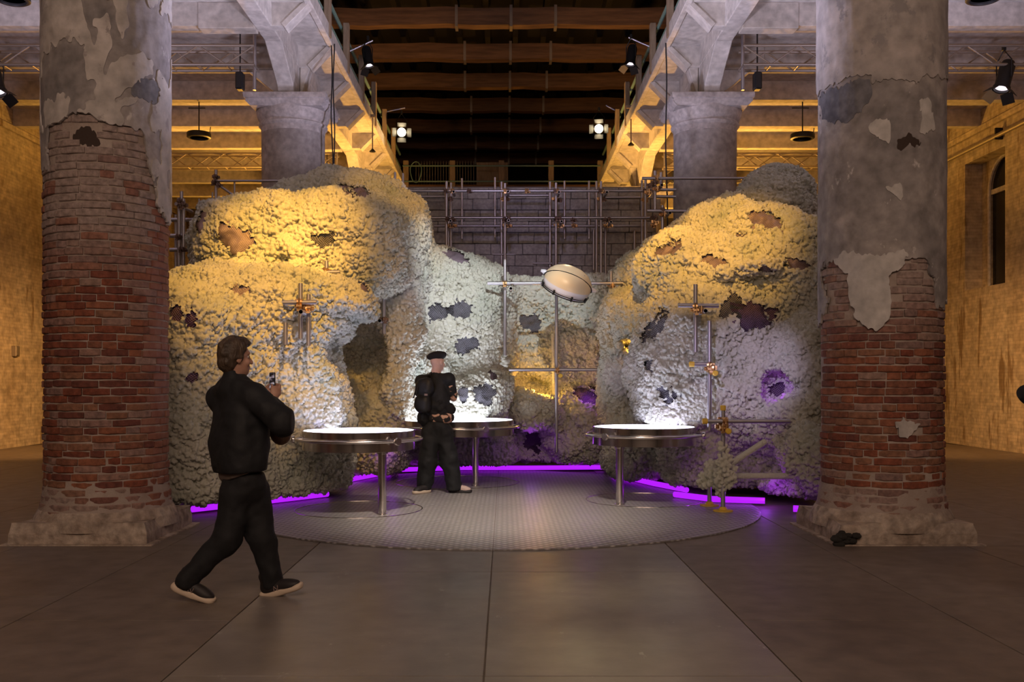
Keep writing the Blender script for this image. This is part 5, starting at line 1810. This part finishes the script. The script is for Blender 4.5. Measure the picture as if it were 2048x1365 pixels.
def shoe(heel, toe, up, parent, m_up=M_SHOE, m_sole=M_SOLE, mark=True, size=1.0):
    """running shoe; heel and toe are the ends of its sole"""
    heel, toe = np.array(heel, float), np.array(toe, float)
    d = toe - heel; ln = np.linalg.norm(d); d /= ln
    up = np.array(up, float); up = up - up.dot(d) * d; up /= np.linalg.norm(up)
    s = np.cross(d, up)
    R = np.stack([d, s, up], 1)
    lo, hi = np.minimum(heel, toe) - .2, np.maximum(heel, toe) + .2
    fu = Field(lo, hi, .008)
    q = lambda t, h, w=0: heel + d * ln * t + up * h + s * w
    fu.ell(q(.22, .055), (.062, .037, .058), .03, R)
    fu.ell(q(.50, .048), (.10, .039, .042), .04, R)
    fu.ell(q(.78, .036), (.065, .043, .030), .03, R)
    fu.cone(q(.22, .08), q(.20, .135), .038, .037, .02)
    o = fmesh('shoe', fu, m_up, parent)
    fs = Field(lo, hi, .007)
    fs.ell(q(.25, .014), (.085, .040, .021), .02, R, 3.0)
    fs.ell(q(.55, .012), (.115, .038, .016), .03, R, 3.0)
    fs.ell(q(.78, .013), (.072, .045, .014), .03, R, 3.0)
    fs.ell(q(.95, .021), (.022, .032, .012), .02, R)
    fs.ell(q(.04, .026), (.022, .03, .02), .02, R)
    fmesh('sole', fs, m_sole, o)
    lc = MB()
    for i in range(4):
        t = .42 + .08 * i
        lc.tube([Vector(q(t, .082 - .009 * i, -.028)), Vector(q(t + .02, .093 - .011 * i, 0)), Vector(q(t, .082 - .009 * i, .028))], .0035, 6)
    lc.tube([Vector(q(.42, .095, 0)), Vector(q(.40, .125, .03)), Vector(q(.47, .122, .045)), Vector(q(.47, .098, .03))], .003, 6)
    lc.tube([Vector(q(.42, .095, 0)), Vector(q(.40, .125, -.03)), Vector(q(.47, .12, -.045)), Vector(q(.47, .098, -.03))], .003, 6)
    lc.build('laces', m_up, o)
    if mark:
        for w in (-1, 1):
            mk = MB()
            base = lambda a, b: Vector(q(a, b, w * .041))
            zz = [(.40, .03), (.43, .062), (.50, .032), (.53, .064)]
            if w < 0: pass
            mk.tube([base(*p) for p in zz], .0035, 5)
            mk.build('side_mark', M_MARK, o)
    return o


# ---- the walking visitor with the phone
f, r, u = frame(math.radians(41))
C = A(471, 716, 6.13)
p1 = empty('person', (A(480, 0, 6.1)[0], 6.1, 0), 'person in black jacket walking to the side and photographing with a phone', 'person')
P = A(545, 768, 6.36)
lo, hi = A(330, 1225, 5.75) - (.05, 0, .03), A(600, 650, 6.65) + (.1, 0, .03)
B = Field(lo, hi, .0078)
fh, rh, _ = frame(math.radians(38))
head(B, C, fh, rh, u)
B.cone(C - u * .06 - fh * .022, A(469, 768, 6.13), .052, .058, .02)
Ls, Rs = A(440, 796, 6.26), A(508, 794, 6.04)
B.cone(Ls, Rs, .05, .05, .04)
B.ell(A(480, 850, 6.15), (.15, .09, .22), .05, np.stack([r, f, u], 1))
B.ell(A(487, 972, 6.15), (.11, .08, .08), .04, np.stack([r, f, u], 1))
Re, Rw = A(566, 846, 5.95), P + r * .062 - u * .115 - f * .045
Le, Lw = A(520, 862, 6.46), P - r * .062 - u * .115 - f * .045
B.chain([Rs, Re, Rw], [.042, .035, .026], .02)
B.chain([Ls, Le, Lw], [.042, .035, .026], .02)
grip_hand(B, Rw, P, 1, f, r, u)
grip_hand(B, Lw, P, -1, f, r, u)
KR, AR = A(455, 1078, 6.06), A(374, 1166, 6.0)
KL, AL = A(525, 1078, 6.18), A(543, 1165, 6.2)
B.chain([A(478, 1000, 6.1), KR, AR], [.06, .055, .035], .03)
B.chain([A(502, 1000, 6.2), KL, AL], [.06, .055, .035], .03)
fmesh('body', B, M_SKIN, p1)
eyes(C, fh, rh, u, p1)
H = Field(C - .2, C + .2, .008)
R_ = np.stack([rh, fh, u], 1)
H.ell(C - fh * .016 + u * .034, (.087, .106, .108), .02, R_)
H.ell(C - fh * .050 - u * .035, (.074, .062, .072), .03, R_)
H.ell(C + fh * .055 + u * .098, (.062, .05, .03), .02, R_)
H.ell(C + fh * .118 - u * .045, (.13, .095, .128), .02, R_, 2.4, True)
H.ell(C + fh * .045 - u * .105, (.12, .075, .085), .02, R_, 2.2, True)
H.rough(.010, .028, 3)
fmesh('hair', H, M_HAIR, p1, 1)
# jacket
J = Field(lo, hi, .011)
Rt = np.stack([r, f, u], 1)
J.ell(A(481, 868, 6.15), (.205, .142, .30), .06, Rt, 3.0)
J.ell(A(478, 905, 6.15), (.212, .148, .20), .06, Rt, 3.0)
J.cone(Ls, Rs, .073, .073, .05)
J.cone(A(470, 778, 6.13), A(470, 757, 6.13), .105, .072, .03)
J.cone(A(470, 762, 6.13), A(470, 750, 6.13), .074, .070, .01)
J.cone(A(470, 772, 6.14), Ls, .085, .078, .04)
J.cone(A(471, 772, 6.12), Rs, .085, .078, .04)
J.chain([Rs, Re, Rw + u * .006], [.088, .082, .046], .03)
J.ell(Re + V3(.004, 0, .01), (.078, .078, .088), .04)
J.chain([Ls, Le, Lw + u * .006], [.088, .078, .046], .03)
J.cone(Rw - u * .006, Rw + u * .018, .043, .040, .006)
J.cone(Lw - u * .006, Lw + u * .018, .043, .040, .006)
J.rough(.010, .085, 5); J.rough(.005, .04, 6)
n_ = V3(.06, 0, -1)
J.half(n_, float(n_.dot(A(480, 944, 6.15))))
# open neck and cuffs
J.cone(A(470, 757, 6.13), A(470, 728, 6.13), .057, .064, .006, True)
J.cone(Rw + u * .012, Rw + u * .06 + f * .02, .034, .036, .004, True)
J.cone(Lw + u * .012, Lw + u * .06 + f * .02, .034, .036, .004, True)
fmesh('jacket', J, M_JACKET, p1, 1)
T = Field(lo, hi, .011)
T.ell(A(484, 948, 6.15), (.178, .128, .075), .03, Rt, 2.6)
n2_ = V3(.36, 0, -1)
T.half(n2_, float(n2_.dot(A(445, 966, 6.15))))
fmesh('tee', T, M_TEE, p1)
T = Field(lo, hi, .011)
T.ell(A(489, 968, 6.15), (.168, .125, .13), .06, Rt, 2.4)
T.chain([A(473, 990, 6.09), KR, AR + V3(-.004, 0, .012)], [.108, .084, .070], .05)
T.chain([A(506, 990, 6.2), KL, AL + V3(.008, 0, .0)], [.108, .082, .066], .05)
T.rough(.010, .09, 8); T.rough(.006, .04, 9)
d_ = (AR - KR) / np.linalg.norm(AR - KR)
T.half((0, 0, 1), float(A(0, 944, 6.15)[2]))
T.cone(AR + d_ * .035, AR + d_ * .2, .05, .06, .004, True)
dl = (AL - KL) / np.linalg.norm(AL - KL)
T.cone(AL + dl * .03, AL + dl * .2, .048, .06, .004, True)
fmesh('trousers', T, M_TROUS, p1, 1)
shoe(A(347, 1178, 6.02), A(424, 1206, 6.0), (.36, -.12, .9), p1)
shoe(A(527, 1196, 6.22), A(603, 1176, 6.14), (-.22, -.1, 1), p1)
# phone in the hands, bag at the front
ph = empty('phone', P, 'dark smartphone held up in both hands by the walking visitor', 'phone')
Pv, rv, fv, uv = Vector(P), Vector(r), Vector(f), Vector(u)
MB().obox(Pv, rv * .0365, fv * .0045, uv * .0765).build('case', M_BLACK, ph, bevel=.003)
M_SCR = mat('phone_screen', (.02, .02, .025), .15, emit=(.45, .34, .38), strength=.35)
b_ = M_SCR.node_tree.nodes['Principled BSDF']
g_ = N(M_SCR, 'ShaderNodeTexCoord'); w_ = N(M_SCR, 'ShaderNodeTexNoise'); w_.inputs['Scale'].default_value = 22; w_.inputs['Detail'].default_value = 1
mp_ = N(M_SCR, 'ShaderNodeMapping'); mp_.inputs['Scale'].default_value = (.5, .5, 2)
L(M_SCR, g_.outputs['Object'], mp_.inputs['Vector']); L(M_SCR, mp_.outputs['Vector'], w_.inputs['Vector'])
r_ = ramp(M_SCR, [(.45, (.01, .01, .015)), (.58, (.55, .42, .48)), (.7, (1, .95, 1))])
L(M_SCR, w_.outputs['Fac'], r_.inputs['Fac']); L(M_SCR, r_.outputs['Color'], b_.inputs['Emission Color'])
MB().obox(Pv - fv * .005, rv * .034, fv * .0008, uv * .073).build('screen', M_SCR, ph)
MB().lathe([(0, 0), (.007, 0), (.007, .003), (0, .003)], Pv + fv * .0045 + uv * .058 + rv * .018, 12, axis=fv).build('camera_lens', M_GLASSDARK, ph)
bg = Field(A(560, 862, 6.3) - .3, A(560, 862, 6.3) + .3, .012)
bg.ell(A(560, 858, 6.32), (.075, .05, .10), .03)
bg.ell(A(563, 872, 6.32), (.058, .048, .06), .03)
bgo = fmesh('shoulder_bag', bg, noise_mat('tan_leather', [(.3, (.10, .05, .028)), (.7, (.16, .085, .05))], 8, rough=.5), None, 1)
tag(bgo, 'small rounded brown bag hanging below the phone at the walking visitor\'s elbow', 'bag')
MB().tube([Vector(A(556, 836, 6.32)), Vector(A(530, 800, 6.38)), Vector(A(505, 775, 6.25))], .008, 6).build('strap', M_TEE, bgo)

# ---- the visitor in the beret, seen from behind
f, r, u = frame(math.radians(68))
YP = 11.8
C = A(875, 725, YP)
p2 = empty('person', (A(885, 0, YP)[0], YP, 0.014), 'person in black beret standing with back turned at the widest table', 'person')
lo, hi = A(815, 1000, 11.3) - (.05, 0, .03), A(945, 685, 12.4) + (.05, 0, .03)
Rt = np.stack([r, f, u], 1)
B = Field(lo, hi, .0095)
fh, rh, _ = frame(math.radians(52))
head(B, C, fh, rh, u)
B.cone(C - u * .05 - fh * .02, A(871, 750, YP), .052, .06, .02)
Ls, Rs = A(843, 761, YP + .06), A(897, 759, YP - .05)
B.cone(Ls, Rs, .055, .055, .05)
B.ell(A(870, 800, YP), (.15, .095, .26), .05, Rt)
B.ell(A(873, 858, YP), (.15, .10, .11), .05, Rt)
Re = A(907, 797, YP + .02)
Rw = A(899, 776, YP + .27)
Le = A(840, 800, YP + .14)
Lw = A(870, 782, YP + .33)
B.chain([Rs, Re, Rw], [.046, .040, .028], .02)
B.chain([Ls, Le, Lw], [.046, .040, .028], .02)
for W, s in ((Rw, 1), (Lw, -1)):
    hd = (f * .8 - r * .5 * s + u * .1)
    hd /= np.linalg.norm(hd)
    side = np.cross(hd, u)
    Rm = np.stack([side, hd, u], 1)
    pcn = W + hd * .055
    B.ell(pcn, (.016, .045, .04), .015, Rm)
    for i, lnf in enumerate((.072, .08, .074, .058)):
        k0 = pcn + hd * .035 + u * (.030 - .02 * i)
        k1 = k0 + hd * lnf * .5 - side * .012 * s
        k2 = k1 + hd * lnf * .32 - side * .03 * s
        B.chain([k0, k1, k2], [.0095, .0085, .0075], .005)
    B.chain([pcn - hd * .02 + u * .03, pcn + hd * .015 + u * .055, pcn + hd * .04 + u * .06 - side * .01 * s], [.012, .0105, .0085], .006)
AL_, AR_ = A(848, 978, YP - .02), A(909, 977, YP - .05)
B.chain([A(862, 862, YP), A(855, 920, YP), AL_], [.08, .058, .036], .03)
B.chain([A(887, 862, YP), A(898, 920, YP - .02), AR_], [.08, .058, .036], .03)
fmesh('body', B, M_SKINP, p2)
eyes(C, fh, rh, u, p2)
Bt = Field(C - .25, C + .25, .009)
tl = math.radians(14)
Rb = np.stack([rh * math.cos(tl) + u * math.sin(tl), fh, u * math.cos(tl) - rh * math.sin(tl)], 1)
Bt.ell(C + u * .083 - fh * .01 - rh * .006, (.122, .132, .050), .03, Rb)
Bt.ell(C + u * .060 - fh * .012 - rh * .004, (.094, .108, .045), .03, Rb)
Bt.cone(C + u * .13, C + u * .145, .006, .004, .006)
Bt.half(tuple(-u), float(-(C + u * .030)[2]))
Bt.rough(.004, .04, 3)
fmesh('beret', Bt, M_BERET, p2, 1)
S = Field(lo, hi, .012)
S.ell(A(871, 800, YP), (.185, .125, .27), .05, Rt, 2.6)
S.cone(Ls, Rs, .075, .075, .05)
S.cone(A(871, 757, YP), A(871, 746, YP), .085, .062, .02)
S.cone(Rs, Rs + (Re - Rs) * .62, .075, .068, .03)
S.cone(Ls, Ls + (Le - Ls) * .62, .075, .068, .03)
S.rough(.010, .08, 4)
S.cone(A(871, 748, YP), A(871, 730, YP), .050, .058, .006, True)
fmesh('shirt', S, M_JACKET, p2, 1)
# patterned sleeve end and band round the hips, jacket tied at the waist
S = Field(lo, hi, .011)
e0 = Rs + (Re - Rs) * .40
S.cone(e0, Re, .073, .060, .01)
S.cone(e0 + (Re - e0) * .8, Re + (Re - e0) * .6, .052, .06, .004, True)
S.rough(.006, .05, 4)
fmesh('sleeve', S, M_FLORAL, p2, 1)
S = Field(lo, hi, .011)
S.ell(A(880, 836, YP), (.175, .135, .075), .03, Rt, 2.8)
S.rough(.008, .05, 5)
fmesh('patterned_hem', S, M_FLORAL, p2, 1)
S = Field(lo, hi, .011)
S.ell(A(866, 812, YP), (.20, .145, .12), .04, Rt, 2.4)
S.ell(A(848, 836, YP - .03), (.075, .09, .13), .04)
S.ell(A(899, 818, YP), (.085, .09, .07), .04)
S.cone(A(905, 822, YP - .02), A(909, 830, YP - .02), .04, .012, .03)
S.rough(.022, .06, 6)
fmesh('tied_jacket', S, M_TROUS, p2, 1)
T = Field(lo, hi, .012)
T.ell(A(874, 858, YP), (.18, .135, .13), .06, Rt, 2.4)
T.chain([A(861, 868, YP), A(856, 920, YP), AL_], [.118, .108, .095], .05)
T.chain([A(888, 868, YP), A(899, 920, YP - .02), AR_], [.118, .108, .098], .05)
T.rough(.016, .10, 8); T.rough(.007, .045, 9)
T.half((0, 0, 1), float(A(0, 838, YP)[2]))
T.half((0, 0, -1), -.045)
fmesh('trousers', T, M_TROUS, p2, 1)
g0 = .02
shoe((AL_[0] + .06, YP - .03, g0), (AL_[0] - .10, YP - .20, g0), (0, 0, 1), p2, M_SHOE, M_SOLE, False)
shoe((AR_[0] - .06, YP - .02, g0), (AR_[0] + .20, YP - .07, g0), (0, 0, 1), p2, mat('pink_shoe', (.50, .36, .32), .6), M_SHOE, False)
bp_ = empty('backpack', A(848, 800, YP - .15), 'small black backpack worn by the visitor in the beret', 'backpack')
S = Field(lo - V3(0, .2, 0), hi, .011)
S.ell(A(850, 775, YP - .14), (.115, .075, .115), .04, Rt, 2.8)
S.ell(A(847, 808, YP - .15), (.105, .09, .115), .03, Rt, 2.8)
S.rough(.008, .06, 7)
fmesh('bag', S, M_BLACK, bp_, 1)
MB().tube([Vector(A(833, 770, YP - .16)), Vector(A(830, 785, YP - .18)), Vector(A(827, 797, YP - .17))], .008, 6).tube([Vector(A(836, 775, YP - .2)), Vector(A(833, 790, YP - .2))], .006, 6).build('strap', M_BLACK, bp_)
MB().tube([Vector(A(858, 753, YP - .09)), Vector(A(862, 748, YP - .02)), Vector(A(860, 752, YP + .10))], .02, 8).build('shoulder_strap', M_BLACK, bp_)
MB().obox(A(852, 790, YP - .235), Vector(r) * .02, Vector(f) * .004, (0, 0, .012)).build('buckle', M_MARK, bp_)

# ---- somebody in black just outside the frame, one elbow showing
f, r, u = frame(math.radians(120))
YQ = 5.6
q0 = A(2185, 0, YQ)
p3 = empty('person', (q0[0], YQ, 0), 'person in black at the right edge, only a bent elbow showing', 'person')
lo, hi = V3(q0[0] - .5, YQ - .5, -.02), V3(q0[0] + .5, YQ + .5, 1.85)
C = V3(q0[0], YQ, 1.62)
Rt = np.stack([r, f, u], 1)
B = Field(lo, hi, .011)
head(B, C, f, r, u)
B.cone(C - u * .06, V3(q0[0], YQ, 1.42), .052, .06, .02)
Ls, Rs = V3(q0[0], YQ, 1.40) - r * .16, V3(q0[0], YQ, 1.40) + r * .16
B.cone(Ls, Rs, .05, .05, .05)
B.ell(V3(q0[0], YQ, 1.2), (.15, .1, .26), .05, Rt)
B.ell(V3(q0[0], YQ, .95), (.15, .11, .13), .05, Rt)
Le = A(2061, 790, YQ)
Lw = V3(q0[0], YQ, 1.12) + f * .18 - r * .05
Re = Rs - u * .28 + r * .04
B.chain([Ls, Le, Lw], [.045, .04, .03], .02)
B.chain([Rs, Re, Re - u * .25 + f * .05], [.045, .04, .03], .02)
for s in (-1, 1):
    B.chain([V3(q0[0], YQ, .9) + s * r * .09, V3(q0[0], YQ, .48) + s * r * .1, V3(q0[0], YQ, .08) + s * r * .1], [.08, .058, .04], .03)
    b0 = (Lw if s < 0 else Re - u * .27 + f * .05)
    B.ell(b0 + f * .03 - u * .03, (.03, .04, .05), .02)
    for i in range(4):
        a0 = b0 + f * (.05 - .012 * i) - u * (.05 + .01 * i)
        B.chain([a0, a0 - u * .04, a0 - u * .065 - r * s * .01], [.009, .008, .007], .005)
    B.chain([b0 + f * .04, b0 + f * .07 - u * .03], [.011, .009], .006)
fmesh('body', B, M_SKIN, p3)
J = Field(lo, hi, .014)
J.ell(V3(q0[0], YQ, 1.15), (.20, .14, .34), .05, Rt, 2.8)
J.cone(Ls, Rs, .08, .08, .05)
J.chain([Ls, Le, Lw], [.078, .062, .048], .03)
J.chain([Rs, Re, Re - u * .22 + f * .04], [.08, .065, .05], .03)
J.rough(.012, .08, 4)
fmesh('jacket', J, M_JACKET, p3, 1)
T = Field(lo, hi, .014)
T.ell(V3(q0[0], YQ, .92), (.18, .13, .14), .05, Rt)
for s in (-1, 1):
    T.chain([V3(q0[0], YQ, .88) + s * r * .09, V3(q0[0], YQ, .48) + s * r * .1, V3(q0[0], YQ, .08) + s * r * .1], [.11, .085, .07], .04)
T.rough(.012, .08, 4)
fmesh('trousers', T, M_TROUS, p3)
hr = Field(C - .2, C + .2, .012)
hr.ell(C - f * .016 + u * .034, (.087, .106, .108), .02, Rt)
hr.ell(C + f * .118 - u * .045, (.13, .095, .128), .02, Rt, 2.4, True)
fmesh('hair', hr, M_HAIR, p3)
for s in (-1, 1):
    b0 = V3(q0[0], YQ, .012) + s * r * .1
    shoe(b0 - f * .08, b0 + f * .19, (0, 0, 1), p3, M_SHOE, M_SHOE, False)
